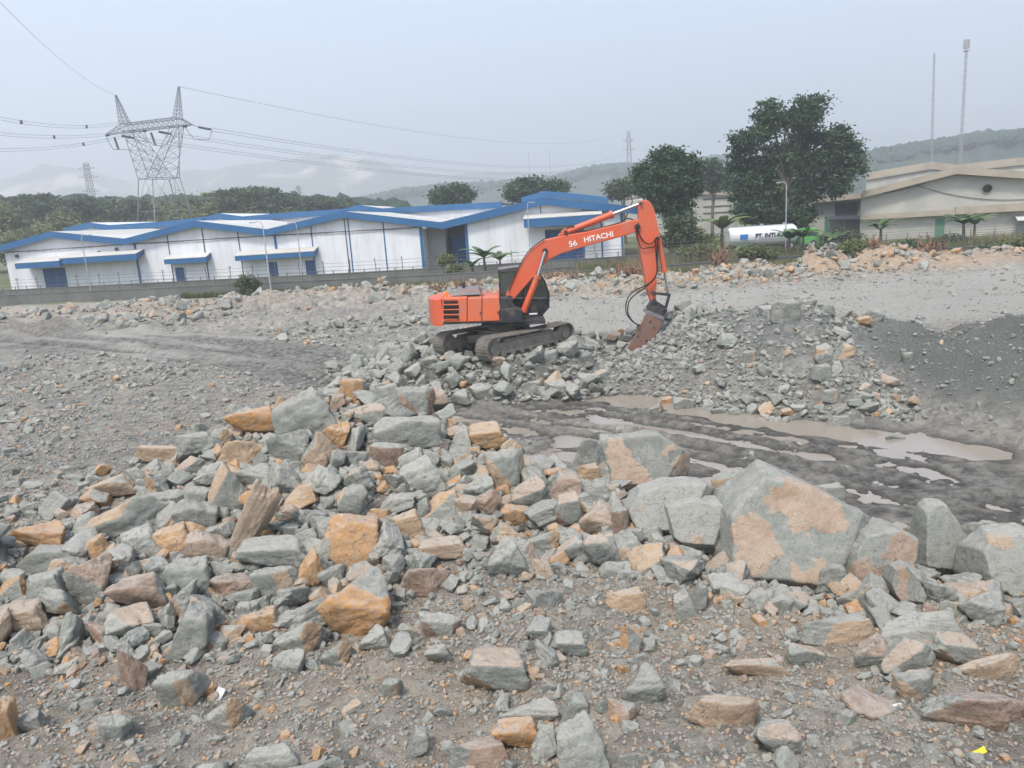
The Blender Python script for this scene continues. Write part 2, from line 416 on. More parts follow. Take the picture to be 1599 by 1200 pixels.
class MB:
    """collects boxes, prisms and tubes; build() links them as ONE mesh object"""
    def __init__(s, origin=(0, 0, 0)): s.v = []; s.f = []; s.o = np.array(origin, float); s.sm = []
    def add(s, V, F, smooth=False):
        n = len(s.v); s.v.extend([tuple(np.array(p, float) - s.o) for p in V]); s.f.extend([tuple(i + n for i in f) for f in F]); s.sm.extend([smooth] * len(F))
    def box(s, c, size, rot=None):
        hx, hy, hz = size[0] / 2, size[1] / 2, size[2] / 2
        P = [Vector((a * hx, b * hy, d * hz)) for d in (-1, 1) for a, b in ((-1, -1), (1, -1), (1, 1), (-1, 1))]
        if rot is not None:
            R_ = rot if isinstance(rot, Matrix) else Euler(rot).to_matrix(); P = [R_ @ p for p in P]
        c = Vector(c); s.add([p + c for p in P], [(0, 3, 2, 1), (4, 5, 6, 7), (0, 1, 5, 4), (1, 2, 6, 5), (2, 3, 7, 6), (3, 0, 4, 7)])
        return s
    def beam(s, a, b, w_, h_=None, up=(0, 0, 1)):
        a = Vector(a); b = Vector(b); d = b - a; L = d.length
        if L < 1e-6: return s
        z = d / L; u = Vector(up)
        if abs(z.dot(u)) > .98: u = Vector((0, 1, 0))
        x = u.cross(z).normalized(); y = z.cross(x)
        s.box((a + b) / 2, (w_, h_ or w_, L), Matrix((x, y, z)).transposed()); return s
    def tube(s, pts, r, n=8, caps=True):
        pts = [Vector(p) for p in pts]; rs = r if isinstance(r, (list, tuple)) else [r] * len(pts)
        base = len(s.v); V = []; F = []
        prev = None
        for i, p in enumerate(pts):
            d = (pts[min(i + 1, len(pts) - 1)] - pts[max(i - 1, 0)]).normalized()
            u = Vector((0, 0, 1)) if abs(d.z) < .9 else Vector((1, 0, 0))
            if prev is not None: u = prev
            x = (u - d * u.dot(d)).normalized(); y = d.cross(x); prev = x
            for k in range(n):
                a = 2 * math.pi * k / n; V.append(p + (x * math.cos(a) + y * math.sin(a)) * rs[i])
        for i in range(len(pts) - 1):
            for k in range(n):
                F.append((i * n + k, i * n + (k + 1) % n, (i + 1) * n + (k + 1) % n, (i + 1) * n + k))
        s.add(V, F, True)
        if caps:
            s.add(V[:n], [tuple(range(n))[::-1]]); s.add(V[-n:], [tuple(range(n))])
        return s
    def prism(s, poly, off):
        """poly: list of 3D points, extruded by vector off"""
        n = len(poly); V = [Vector(p) for p in poly]; W = [p + Vector(off) for p in V]
        s.add(V + W, [tuple(range(n)), tuple(range(2 * n - 1, n - 1, -1))] + [(i, i + n, (i + 1) % n + n, (i + 1) % n) for i in range(n)])
        return s
    def build(s, name, mat, parent=None, loc=None, bevel=0, recalc=True):
        me = bpy.data.meshes.new(name); me.from_pydata(s.v, [], s.f); me.update()
        me.polygons.foreach_set('use_smooth', s.sm)
        if recalc:
            import bmesh
            bm = bmesh.new(); bm.from_mesh(me); bmesh.ops.recalc_face_normals(bm, faces=bm.faces)
            if bevel:
                bmesh.ops.remove_doubles(bm, verts=bm.verts, dist=1e-5)
                ed = [e for e in bm.edges if len(e.link_faces) == 2 and e.calc_face_angle(0) > .5]
                bmesh.ops.bevel(bm, geom=ed, offset=bevel, segments=2, affect='EDGES', profile=.5, clamp_overlap=True)
            bm.to_mesh(me); bm.free()
        return link(name, me, mat, parent, loc)
def text_mesh(name, body, size, mat, parent, M, extrude=.004, bold=0.0, sx=1.0):
    cu = bpy.data.curves.new(name, 'FONT'); cu.body = body; cu.size = size; cu.extrude = extrude; cu.offset = bold; cu.align_x = 'CENTER'; cu.align_y = 'CENTER'
    tmp = bpy.data.objects.new('tmp_text', cu)
    me = bpy.data.meshes.new_from_object(tmp); bpy.data.objects.remove(tmp); bpy.data.curves.remove(cu)
    me.transform(Matrix.Diagonal((sx, 1, 1, 1))); me.name = name
    o = link(name, me, mat, parent); o.matrix_local = M; return o
def copy_tree(o, loc, rz=0, sc=1.0, label=None):
    r = o.copy(); COL.objects.link(r); r.location = loc; r.rotation_euler = (0, 0, rz); r.scale = (sc, sc, sc)
    if label: r['label'] = label
    for ch in o.children:
        c_ = ch.copy(); COL.objects.link(c_); c_.parent = r
        for g_ in ch.children:
            d = g_.copy(); COL.objects.link(d); d.parent = c_
    return r

# ------------------------------------------------------------------ ground sheet
def axis_pts(spec):
    out = []
    for a, b, d in spec: out.append(np.arange(a, b, d))
    return np.unique(np.round(np.concatenate(out), 4))
ys = axis_pts([(2.5, 20, .055), (20, 36, .10), (36, 80, .30), (80, 130, 1.2), (130, 400, 30), (400, 9001, 400)])
xr = axis_pts([(0, 12, .065), (12, 24, .13), (24, 60, .5), (60, 130, 3), (130, 400, 30), (400, 9001, 800)])
xs = np.unique(np.concatenate([-xr, xr]))
GXX, GYY = np.meshgrid(xs, ys)
Z, pp = H(GXX.ravel(), GYY.ravel(), True)
gx, gy = GXX.ravel(), GYY.ravel()
nx, ny = len(xs), len(ys)
idx = np.arange(nx * ny).reshape(ny, nx)
F = np.stack([idx[:-1, :-1], idx[:-1, 1:], idx[1:, 1:], idx[1:, :-1]], -1).reshape(-1, 4)
nz = fbm(gx * .35, gy * .35, 4)
streak = fbm(pp['al'] * .10 + .3 * nz, pp['s'] * 1.5, 4)
mud = np.clip(pp['road'] * (.80 + 1.6 * streak + .5 * nz) + .75 * pp['pit'], 0, 1)
mud = np.maximum(mud, .6 * pp['pd'])
dark = np.clip(np.maximum(np.maximum(pp['m1'] * 1.3, pp['m3'] * 1.6), pp['m2'] * .9), 0, 1) * .9 + .35 * sstep(15, 20, gy) * (1 - sstep(50, 60, gy))
tanm = np.clip(pp['tn'] * 1.5 * (.6 + nz) + pp['bk'] * (sstep(5, 25, gx) * .55 + .28) * (.7 + 1.4 * nz) + .30 * (pp['fore']) * sstep(.0, .35, nz) + .5 * (1 - pp['road']) * sstep(.05, .4, nz) * sstep(11, 14, gy) * (1 - sstep(24, 32, gy)) * (1 - sstep(-4, -1, gx)), 0, 1)
pale = np.clip(sstep(34, 37, gy + .25 * nz) * (1 - sstep(53, 57, gy)) * sstep(-2, 3, gx) * (1 - pp['m2']) * (1.0 + nz), 0, 1)
pale = np.maximum(pale, np.clip(pp['road'] * sstep(34, 44, gy) * (.75 - 2.0 * streak), 0, 1))
mud = mud * (1 - np.clip(3 * np.maximum(pp['m3'], pp['m2']), 0, 1)); mud = mud * (1 - .40 * sstep(46, 62, gy)); pale = pale * (1 - mud)
wl_y = 79 - .08 * gx; tanm = tanm * (1 - sstep(-4, 0, gy - wl_y))
grass = np.clip(sstep(-9, -5, gy - wl_y + 5 * nz) * sstep(-30, -10, gx + 8 * nz) + sstep(0, 4, gy - wl_y), 0, 1)
me = np_mesh('ground', np.stack([gx, gy, Z], 1), F, True, dict(fine=np.clip(pp['m3'] * 4 - .5, 0, 1), wet=np.clip(pp['road'] + pp['pd'], 0, 1) * (1 - sstep(-.035, .035, Z)) * .75, mud=mud, dark=np.clip(dark, 0, 1), tan=tanm, pale=pale, grass=grass))
tag(link('ground', me, 'quarry_ground'), kind='structure')
# one water sheet: shows only where the ruts and hollows dip below it
wx = np.linspace(-2, 16, 2); wy = np.array([12.5, 27])
o = MB(); o.add([(-2, 27.5, -.04), (-2, 21, -.04), (6, 12.6, -.04), (10, 6, -.04), (60, -10, -.04), (60, 16, -.04), (22, 19, -.04), (9, 24, -.04)], [(0, 1, 2, 3, 4, 5, 6, 7)])
tag(o.build('puddle_water', 'muddy_water', recalc=False), kind='structure')
# ================================================================== ROCKS
def ico(sub):
    import bmesh
    bm = bmesh.new(); bmesh.ops.create_icosphere(bm, subdivisions=sub, radius=1)
    V = np.array([v.co[:] for v in bm.verts]); Fc = np.array([[v.index for v in f.verts] for f in bm.faces]); bm.free(); return V, Fc
ICO = {k: ico(k) for k in (1, 2, 3, 5, 6)}
def n3(P, s, seed):
    """cheap 3-D noise from three planar fields"""
    return (fbm(P[:, 0] * s + seed, P[:, 1] * s + P[:, 2] * s * .37, 4) + fbm(P[:, 1] * s + seed * 2, P[:, 2] * s - P[:, 0] * s * .31, 4) + fbm(P[:, 2] * s - seed, P[:, 0] * s + P[:, 1] * s * .43, 4)) / 1.7
def planes_random(rng, n_extra=6):
    base = [(1, 0, 0), (-1, 0, 0), (0, 1, 0), (0, -1, 0), (0, 0, 1), (0, 0, -1)]
    N = []; h = []
    for b in base:
        v = np.array(b) + rng.normal(0, .26, 3); N.append(v / np.linalg.norm(v)); h.append(rng.uniform(.62, .92))
    for _ in range(n_extra):
        v = rng.normal(0, 1, 3); v /= np.linalg.norm(v); N.append(v); h.append(rng.uniform(.72, 1.0))
    return np.array(N), np.array(h)
def poly_rock(N, h, sub, seed, rough=.03, sharp=26):
    D, Fc = ICO[sub]
    q = np.maximum(D @ N.T, 1e-4) / h
    # small waviness makes the breaks irregular
    q = q * (1 + .05 * n3(D, 2.2, seed)[:, None])
    r = 1.0 / (np.sum(q ** sharp, 1) ** (1.0 / sharp))
    fid = np.argmax(q, 1)
    V = D * r[:, None]
    V = V * (1 + rough * 1.6 * n3(V, 2.1, seed + 3) + rough * .8 * n3(V, 6.0, seed + 7) + rough * .35 * n3(V, 17, seed + 9))[:, None]
    # stepped fracture ledges along one bedding direction
    bd = N[4]; tt = V @ bd * 5 + 1.2 * n3(V, 1.5, seed + 5)
    led = (tt - np.floor(tt)); V = V * (1 - rough * .16 * sstep(.75, .95, led))[:, None]
    return V, Fc, fid
CLS = {'grey': (.10, .5), 'mixed': (.42, .45), 'tan': (.92, .45), 'orange': (.93, .95), 'brown': (.75, .08)}
PROTO = {}
NP = 14
for c in CLS: PROTO[c] = []
for i in range(NP):
    rr = np.random.default_rng(100 + i); N, h = planes_random(rr, 5 + i % 4)
    V, Fc, fid = poly_rock(N, h, 5, i * 11.3, .078)
    ext = (V.max(0) - V.min(0)) / 2; V = (V - (V.max(0) + V.min(0)) / 2) / ext       # unit half extents
    for c, (frac, hue) in CLS.items():
        fs = (rr.random(len(N)) < frac).astype(float) * rr.uniform(.55, 1, len(N)) + rr.uniform(0, .12, len(N))
        st = fs[fid]; hv = np.clip(hue + rr.normal(0, .08), 0, 1)
        me = np_mesh('rock_' + c, V, Fc, True, dict(stain=st, hue=np.full(len(V), hv)))
        me.materials.append(MATS['quarry_rock']); PROTO[c].append(me)
# low-detail shapes for the rubble
LOW = {1: [], 2: [], 3: []}
for i in range(16):
    for sub in (1, 2, 3):
        rr = np.random.default_rng(400 + i); N, h = planes_random(rr, 3)
        D, Fc = ICO[sub]; q = np.maximum(D @ N.T, 1e-4) / h; r = 1 / (np.sum(q ** 20, 1) ** (1 / 20)); V = D * r[:, None]
        if sub > 1: V = V * (1 + .07 * n3(V, 2.5, i))[:, None]
        ext = (V.max(0) - V.min(0)) / 2; LOW[sub].append(((V - (V.max(0) + V.min(0)) / 2) / ext, Fc))

ROCKS = []      # every individual: dict(px, py, w, obj, label, ref, cls)
HAND = []
def hand_rock(px, py, wpx, hpx, cls, label, ref, tilt=0, proto=0, depth=.8, outl=None, patches=None, lift=0.0, yaw=0, grp='loose rocks of the quarry heap', name='rock', far=0.0):
    P, t = hit(px, min(py + hpx * .30, 1196)); d = ray(px, py); sc_ = t / FPX
    hw, hh = wpx * sc_ / 2 * 1.04, hpx * sc_ / 2 * 1.04
    hd = depth * min(hw, hh) if depth else hw
    cpos = CAM + d * (t - .12 * hd + far) + np.array([0, 0, lift])
    if outl is None:
        o = bpy.data.objects.new(name, PROTO[cls][proto % NP])
        o.rotation_euler = Euler((rad(random.uniform(-8, 8)), rad(tilt) + ROLL * 0, rad(yaw)))
        # tilt turns it in the picture plane; sizes are given in its own axes
        o.scale = (hw, max(hd, .55 * min(hw, hh)), hh)
    else:
        # own silhouette: planes through the outline edges, front planes turned towards the viewer's side
        pts = np.array([[(x - px) * sc_, -(y - py) * sc_] for x, y in outl]); n = len(pts); N = []; h = []
        area = sum(pts[i][0] * pts[(i + 1) % n][1] - pts[(i + 1) % n][0] * pts[i][1] for i in range(n)); sg = 1 if area > 0 else -1
        rr = np.random.default_rng(int(px)); D_ = depth * min(hw, hh)
        for i in range(n):
            a, b = pts[i], pts[(i + 1) % n]; e = b - a; nn = np.array([e[1], -e[0]]) * sg; nn /= np.linalg.norm(nn)
            ty = rr.uniform(-.22, .12); v3 = np.array([nn[0], ty, nn[1]]); v3 /= np.linalg.norm(v3); N.append(v3); h.append(max(.08 * hw, float(np.dot(v3, [a[0], 0, a[1]]))))
        for v3, k in (((0.03, -1, .50), .80), ((.95, -1, -.1), 1.22), ((-.15, -1, -.85), 1.0), ((0, 1, .1), 1.0)):
            v3 = np.array(v3) + rr.normal(0, .06, 3); v3 /= np.linalg.norm(v3); N.append(v3); h.append(D_ * k)
        V, Fc, fid = poly_rock(np.array(N) , np.array(h), 6, px * .1, .026, 110)
        if patches is not None:
            st = np.full(len(V), -.25)
            for (x, y, rx, ry, ang) in patches:
                ux = V[:, 0] - (x - px) * sc_; uz = V[:, 2] + (y - py) * sc_; c_, s_ = math.cos(rad(ang)), math.sin(rad(ang))
                rr_ = .5 * n3(V, 9.0, x + 3) + np.sqrt(((ux * c_ + uz * s_) / (rx * sc_)) ** 2 + ((-ux * s_ + uz * c_) / (ry * sc_)) ** 2) + .9 * n3(V, 3.2 , x)
                st = np.maximum(st, 1.1 * (1 - sstep(.70, 1.15, rr_)) - .25)
            st[V[:, 1] > .2 * D_] = -.2
            # the tan skin has flaked off elsewhere: patches stand a little proud
            V = V * (1 + .018 * sstep(.2, .6, st))[:, None]
        else:
            frac = CLS[cls][0]; fs = (rr.random(len(N)) < frac) * .8; st = fs[fid]
        me = np_mesh('rock_boulder', V, Fc, True, dict(stain=st, hue=np.full(len(V), {'brown': .12, 'mixed': .36, 'tan': .38}.get(cls, .4))))
        me.materials.append(MATS['quarry_rock']); o = bpy.data.objects.new(name, me)
    COL.objects.link(o); o.location = cpos
    tag(o, label, 'boulder' if name == 'boulder' else 'rock', None if name == 'boulder' else grp)
    ROCKS.append(dict(px=px, py=py, w=wpx, obj=o, ref=ref)); HAND.append((cpos, max(hw, hh, hd)))
    return o
hr = hand_rock
# --- large boulders on the right
hr(1225, 850, 240, 215, 'tan', 'huge angular grey boulder with three tan patches, largest in the quarry', 'the huge three-patched boulder', depth=.7, name='boulder', lift=.0, far=.3,
   outl=[(1106, 905), (1126, 785), (1190, 736), (1245, 748), (1352, 806), (1288, 948), (1205, 960)],
   patches=[(1258, 778, 48, 46, -35), (1160, 822, 34, 40, 10), (1240, 885, 36, 50, -30), (1215, 868, 8, 30, 20)])
hr(1008, 738, 138, 125, 'tan', 'grey slab boulder with a pinkish tan face leaning at the right end of the heap', 'the leaning pink-faced slab', depth=.5, name='boulder',
   outl=[(938, 680), (1035, 678), (1080, 715), (1074, 752), (1008, 802), (970, 798)],
   patches=[(975, 722, 32, 52, 15), (1055, 722, 22, 26, 30)])
hr(1040, 800, 125, 105, 'mixed', 'long pale grey boulder with a brown underside below the pink-faced slab', 'the brown-bellied grey boulder', depth=.7, name='boulder',
   outl=[(978, 790), (1000, 765), (1040, 752), (1095, 755), (1118, 770), (1112, 800), (1060, 840), (1022, 852), (995, 830)], patches=[(1005, 825, 20, 30, 20)])
hr(1085, 825, 100, 90, 'mixed', 'pale grey boulder with a dark red streak, wedged against the huge three-patched boulder', 'the red-streaked wedged boulder', depth=.7, name='boulder',
   outl=[(1040, 785), (1080, 778), (1128, 785), (1130, 850), (1110, 875), (1080, 862), (1045, 832)], patches=[(1082, 830, 18, 9, 10)])
hr(1468, 863, 90, 150, 'grey', 'smooth pale green-grey boulder standing upright with a pointed top', 'the pointed upright grey boulder', depth=.8, name='boulder', lift=.03,
   outl=[(1440, 798), (1455, 786), (1476, 790), (1508, 845), (1514, 885), (1496, 935), (1450, 935), (1426, 880)], patches=[])
hr(1367, 878, 125, 115, 'brown', 'brown-topped grey boulder right of the huge three-patched one', 'the brown-topped boulder', depth=.8, name='boulder',
   outl=[(1305, 900), (1318, 860), (1345, 828), (1390, 822), (1425, 838), (1428, 860), (1400, 885), (1385, 925), (1352, 937), (1318, 920)], patches=[(1388, 850, 42, 26, 0), (1335, 880, 22, 24, 0)])
hr(1413, 918, 62, 80, 'brown', 'small upright pale rock with a rusty red left face', 'the red-sided small rock', depth=.8, name='boulder',
   outl=[(1386, 905), (1395, 885), (1412, 880), (1430, 905), (1442, 940), (1436, 955), (1410, 955), (1395, 930)], patches=[(1397, 918, 10, 38, -12)])
hr(1576, 893, 115, 150, 'grey', 'broad grey boulder at the right edge beside the pointed upright one', 'the right edge boulder', depth=.8, name='boulder', far=.6,
   outl=[(1520, 850), (1540, 828), (1590, 825), (1635, 840), (1645, 900), (1635, 955), (1580, 960), (1535, 935), (1520, 905)], patches=[(1552, 832, 26, 10, 0)])
hr(1140, 757, 64, 44, 'mixed', 'grey rock with an orange-brown notch behind the huge boulder', 'the notched rock', 0, 2)
hr(1400, 830, 50, 28, 'tan', 'low yellowish rock behind the brown-topped boulder', 'the low yellowish rock', 0, 5)
hr(1290, 772, 56, 30, 'grey', 'grey rock peeping out behind the upper edge of the huge boulder', 'the peeping grey rock', 0, 6)
# --- the heap
L = [
 (400,662,84,50,'orange','flat-topped golden orange rock high on the left shoulder of the heap','the golden flat-topped rock',-4,0),
 (384,708,86,54,'tan','tan round-shouldered rock just under the golden flat-topped rock','the tan round-shouldered rock',3,1),
 (480,648,94,76,'grey','large smooth grey slab left of the heap summit','the large smooth grey slab',-12,2),
 (553,613,48,44,'orange','pointed bright orange rock on the very summit of the heap','the orange summit rock',10,3),
 (524,632,38,30,'brown','pinkish brown rock tucked left of the orange summit rock','the pinkish summit neighbour',-20,4),
 (582,648,64,42,'grey','grey slanting rock just right below the orange summit rock','the slanting summit rock',18,5),
 (603,617,46,30,'grey','pale grey rock on the skyline right of the orange summit rock','the pale skyline rock',-10,6),
 (650,630,58,54,'brown','blocky rock with a brown front on the heap skyline','the blocky brown-fronted rock',0,7),
 (692,645,44,28,'grey','flat grey rock at the right end of the heap skyline','the flat skyline-end rock',6,8),
 (640,677,102,60,'mixed','broad grey block with a brown left face near the heap top','the broad brown-faced block',-4,9),
 (760,687,66,52,'orange','salmon orange wedge rock at the upper right edge of the heap','the salmon wedge',8,10),
 (499,706,54,64,'tan','upright pinkish tan rock in the upper middle of the heap','the upright pinkish rock',-14,11),
 (452,702,62,58,'grey','rounded dark grey rock between two tan rocks on the upper heap','the rounded dark rock',10,12),
 (524,678,38,48,'orange','curved rusty orange rock under the summit','the curved rusty rock',25,13),
 (549,718,62,44,'grey','smooth grey flat rock in the upper middle of the heap','the smooth flat grey rock',0,1),
 (608,714,70,48,'brown','wide rock with a brown shadowed underside, upper middle of the heap','the wide brown-bottomed rock',12,3),
 (358,768,58,92,'mixed','upright grey rock with an orange stripe on its right face','the orange-striped upright rock',-12,5),
 (396,812,46,142,'tan','long tan slab lying diagonally across the left of the heap','the long diagonal slab',33,7),
 (326,858,66,54,'tan','tan rock at the foot of the long diagonal slab','the tan foot rock',14,9),
 (198,810,172,80,'mixed','very large pale grey rock with a tan right side, left of the heap','the very large left grey rock',-6,11),
 (63,837,80,50,'orange','bright orange lump on the far left of the heap','the far left orange lump',12,13),
 (275,843,60,50,'orange','orange and white rock under the very large left grey rock','the orange and white rock',0,2),
 (58,880,122,52,'grey','long grey rock with a dished top at the left edge','the dished grey rock',-4,4),
 (70,925,68,60,'grey','square grey block at the lower left edge','the square left block',-8,6),
 (14,925,52,42,'orange','dark orange rock cut by the left edge','the left edge orange rock',0,8),
 (35,970,88,58,'tan','flat tan rock at the left edge below the dark orange one','the flat left edge rock',4,10),
 (143,908,62,80,'brown','reddish brown upright rock on the lower left of the heap','the reddish upright rock',10,12),
 (222,932,86,72,'brown','grey rock with a rusty red face, lower left of the heap','the rusty-faced rock',0,0),
 (300,905,76,70,'grey','lumpy mid-grey rock right of the rusty-faced rock','the lumpy grey rock',15,2),
 (297,988,74,90,'grey','tall grey rock with brown crumbs on top at the foot of the heap','the tall crumb-topped rock',0,4),
 (547,843,90,76,'orange','saddle-shaped dark orange rock in the middle of the heap','the saddle-shaped orange rock',14,6),
 (690,797,66,58,'orange','round golden orange rock in the middle right of the heap','the round golden rock',0,8),
 (695,861,86,42,'tan','low pinkish white rock under the round golden rock','the low pinkish rock',4,10),
 (561,946,106,94,'orange','big blocky orange rock at the front foot of the heap','the big blocky orange rock',-5,12),
 (665,905,90,56,'brown','brown flat-topped block at the front right foot of the heap','the brown flat-topped block',0,1),
 (432,910,82,54,'grey','domed pale grey rock near the heap foot','the domed pale rock',0,3),
 (488,888,38,70,'orange','narrow upright orange rock right of the domed pale rock','the narrow orange rock',5,5),
 (520,898,46,28,'grey','small pale grey lozenge leaning on the narrow orange rock','the pale lozenge',-18,7),
 (408,974,64,46,'orange','yellow rock with a dark grey cap at the heap foot','the dark-capped yellow rock',-22,9),
 (470,992,82,62,'grey','smooth grey half-round rock at the heap foot','the half-round rock',0,11),
 (788,875,60,66,'grey','leaning green-grey block at the right foot of the heap','the leaning green-grey block',-24,13),
 (938,866,60,66,'mixed','rock half orange half grey at the foot of the pink-faced slab','the half orange rock',8,0),
 (983,865,58,64,'mixed','grey rock with a brown left edge beside the half orange one','the brown-edged rock',-12,2),
 (872,763,70,54,'brown','dull brown block on the right arm of the heap','the dull brown block',0,4),
 (918,742,36,32,'tan','small tan rock right of the dull brown block','the small tan cube',0,6),
 (924,772,62,36,'grey','grey wedge rock right of the dull brown block','the grey wedge',10,8),
 (886,802,44,66,'mixed','upright grey rock with an ochre side on the right arm of the heap','the ochre-sided rock',14,10),
 (930,814,54,52,'tan','square khaki rock left of the brown-bellied boulder','the square khaki rock',-4,12),
 (922,708,54,54,'grey','grey-green rock behind the upper left corner of the pink-faced slab','the slab corner rock',0,1),
 (968,818,34,56,'brown','narrow purplish rock against the brown-bellied boulder','the narrow purplish rock',4,3),
 (830,770,64,60,'grey','rounded grey rock on the upper right arm of the heap','the rounded right arm rock',12,5),
 (790,735,58,70,'mixed','tall block with a reddish edge under the salmon wedge','the tall block under the wedge',-6,7),
 (806,806,52,38,'orange','orange-cornered rock on the right arm of the heap','the orange-cornered rock',8,9),
 (850,845,70,40,'grey','pale flat-topped grey rock low on the right arm','the pale flat-topped rock',4,11),
 (745,766,52,50,'grey','light grey pyramid rock right of the round golden rock','the light grey pyramid',0,13),
 (660,745,70,60,'grey','tall grey rock above the round golden rock','the tall rock above the golden one',-8,2),
 (610,790,78,34,'grey','dark flat grey rock left of the round golden rock','the dark flat rock',-6,4),
 (630,822,60,38,'tan','pink-orange rock between the saddle-shaped and the round golden rock','the pink-orange middle rock',-12,6),
 (470,778,52,42,'tan','cream topped tan rock right of the long diagonal slab','the cream-topped rock',0,8),
 (432,868,120,56,'grey','long dark grey rock lying under the long diagonal slab','the long dark rock',8,10),
 (395,745,60,36,'grey','grey rock peeking between the striped and the rounded dark rock','the peeking grey rock',0,12),
 (180,765,66,42,'tan','sandy brown rock behind the very large left grey rock','the sandy back rock',-10,0),
 (255,710,84,30,'tan','flat sandy slab lying alone on the upper left edge of the heap','the lone sandy slab',8,3),
 (300,730,66,34,'grey','grey-green rock right of the lone sandy slab','the grey-green slab neighbour',-12,5),
 (268,786,62,46,'grey','grey rock behind the right side of the very large left rock','the back right grey rock',0,7),
 (310,808,68,54,'mixed','grey rock with pink corner above the orange and white rock','the pink-cornered rock',6,9),
 (345,685,44,34,'grey','small dark grey rock left of the golden flat-topped rock','the small dark shoulder rock',0,11),
]
for i, (x, y, w_, h_, c, lab, ref, tl, pr) in enumerate(L): hr(x, y, w_, h_, c, lab, ref, -tl if False else tl, pr, depth=.85)
# --- foreground
L2 = [
 (207,1052,38,86,'brown','pinkish brown blade of rock standing in the lower left foreground','the pinkish blade',-6,1),
 (283,1076,74,68,'grey','dark square-fronted rock in the lower left foreground','the dark square-fronted rock',0,3),
 (327,1075,38,30,'orange','small orange rock right of the dark square-fronted rock','the small orange neighbour',0,5),
 (182,1137,46,52,'grey','grey egg-shaped rock in the lower left foreground','the egg-shaped rock',15,7),
 (4,1125,44,96,'orange','orange rock cut off by the left edge, lower foreground','the left edge foreground rock',0,9),
 (356,1112,62,60,'grey','dusty dark rock beside the white scrap','the dusty dark rock',0,11),
 (43,1130,56,40,'grey','grey shell-shaped rock at the lower left','the shell-shaped rock',-12,13),
 (808,1150,80,62,'orange','bright golden orange rock at the bottom middle','the golden bottom rock',5,0),
 (908,1166,76,96,'grey','flat-faced square grey block cut by the bottom edge','the square bottom block',-3,2),
 (893,1106,48,48,'grey','grey block right above the square bottom block','the block above',5,4),
 (745,1184,100,52,'brown','grey and rusty brown rock at the bottom edge, left of the golden one','the rusty bottom rock',-6,6),
 (850,1165,40,66,'grey','narrow dark grey rock between the golden and the square bottom rocks','the narrow bottom rock',6,8),
 (778,1054,106,74,'mixed','pale wedge rock with a brown hollow in the middle foreground','the pale wedge',18,10),
 (825,1115,96,34,'grey','long flat grey rock above the golden bottom rock','the long flat rock',-4,12),
 (984,1188,62,36,'grey','pale grey rock cut by the bottom edge right of the square block','the pale bottom rock',0,1),
 (1135,1112,118,58,'tan','flat dusty orange slab tilted in the right foreground','the dusty orange slab',12,3),
 (1214,1150,84,58,'grey','grey slanted slab at the lower right of the dusty orange slab','the slanted slab',35,5),
 (686,977,66,46,'brown','brown-faced rock in the open foreground below the brown block','the brown-faced open rock',14,7),
 (640,990,40,26,'grey','small grey rock beside the brown-faced open rock','the small open rock',20,9),
 (528,1020,52,50,'grey','pale grey block just below the big blocky orange rock','the pale block below',0,11),
 (584,1000,46,42,'grey','grey rock touching the foot of the big blocky orange rock','the foot-touching rock',-16,13),
 (685,1024,42,36,'grey','pointed grey rock alone in the open foreground','the lone pointed rock',0,0),
 (1068,948,32,58,'grey','leaf-shaped grey blade standing left of the huge boulder','the left blade',-8,2),
 (1088,935,28,66,'grey','taller grey blade leaning beside the leaf-shaped one','the taller blade',6,4),
 (1305,986,112,42,'mixed','long grey rock with a tan top below the brown-topped boulder','the long tan-topped rock',-3,6),
 (1440,985,130,54,'grey','wide pale grey slab below the pointed upright boulder','the wide pale slab',6,8),
 (1490,1018,78,54,'mixed','pale slab speckled orange at the right foreground','the orange-speckled slab',22,10),
 (1357,1022,62,50,'brown','dark dusty round rock in the right foreground','the dark dusty round rock',0,12),
 (1530,1104,180,66,'brown','broad grey slab with a rust-brown edge at the right edge','the broad rust-edged slab',9,1),
 (1540,1046,118,42,'tan','pale slab with an orange tip above the broad rust-edged slab','the orange-tipped slab',-10,3),
 (1415,1025,90,56,'grey','pale triangular rock left of the orange-speckled slab','the pale triangle',-10,5),
 (1425,1070,66,50,'mixed','blue-grey rock with a pink spot in the right foreground','the pink-spotted rock',0,7),
 (1255,1025,56,36,'grey','grey rock with a bright edge below the long tan-topped rock','the bright-edged rock',10,9),
 (1275,935,44,26,'grey','small pale flat rock in the gap right of the huge boulder','the small gap rock',6,11),
 (1325,938,48,26,'grey','pale lens-shaped rock below the brown-topped boulder','the lens-shaped rock',6,12),
 (1520,950,70,60,'grey','grey flat rock below the right edge boulder','the grey flat right rock',24,13),
 (1180,1046,100,34,'tan','long low sandy rock in the middle right foreground','the long sandy rock',4,0),
 (430,1185,86,42,'grey','pale grey rock cut by the bottom edge, left of middle','the bottom left pale rock',4,2),
 (650,1160,40,50,'mixed','small upright rock with a brown right side near the bottom','the small upright bottom rock',0,4),
 (975,940,64,36,'tan','flat pinkish rock lying on the gravel below the brown-edged rock','the flat pinkish gravel rock',-3,6),
 (985,1000,36,52,'orange','narrow orange splinter lying in the middle right foreground','the orange splinter',-35,8),
 (890,1010,60,44,'grey','grey sloped rock in the middle foreground','the grey sloped rock',18,10),
 (1005,1075,66,56,'grey','flat grey flake leaning in the middle right foreground','the leaning flake',-24,12),
 (855,935,50,44,'grey','dull grey pyramid on the gravel below the heap','the dull gravel pyramid',0,1),
 (612,1075,34,36,'grey','small standing grey stone in the open lower foreground','the small standing stone',10,3),
 (555,1105,40,28,'mixed','small grey and brown stone in the lower foreground','the small two-tone stone',0,5),
]
for i, (x, y, w_, h_, c, lab, ref, tl, pr) in enumerate(L2): hr(x, y, w_, h_, c, lab, ref, tl, pr, depth=.8, grp='loose rocks in the foreground')

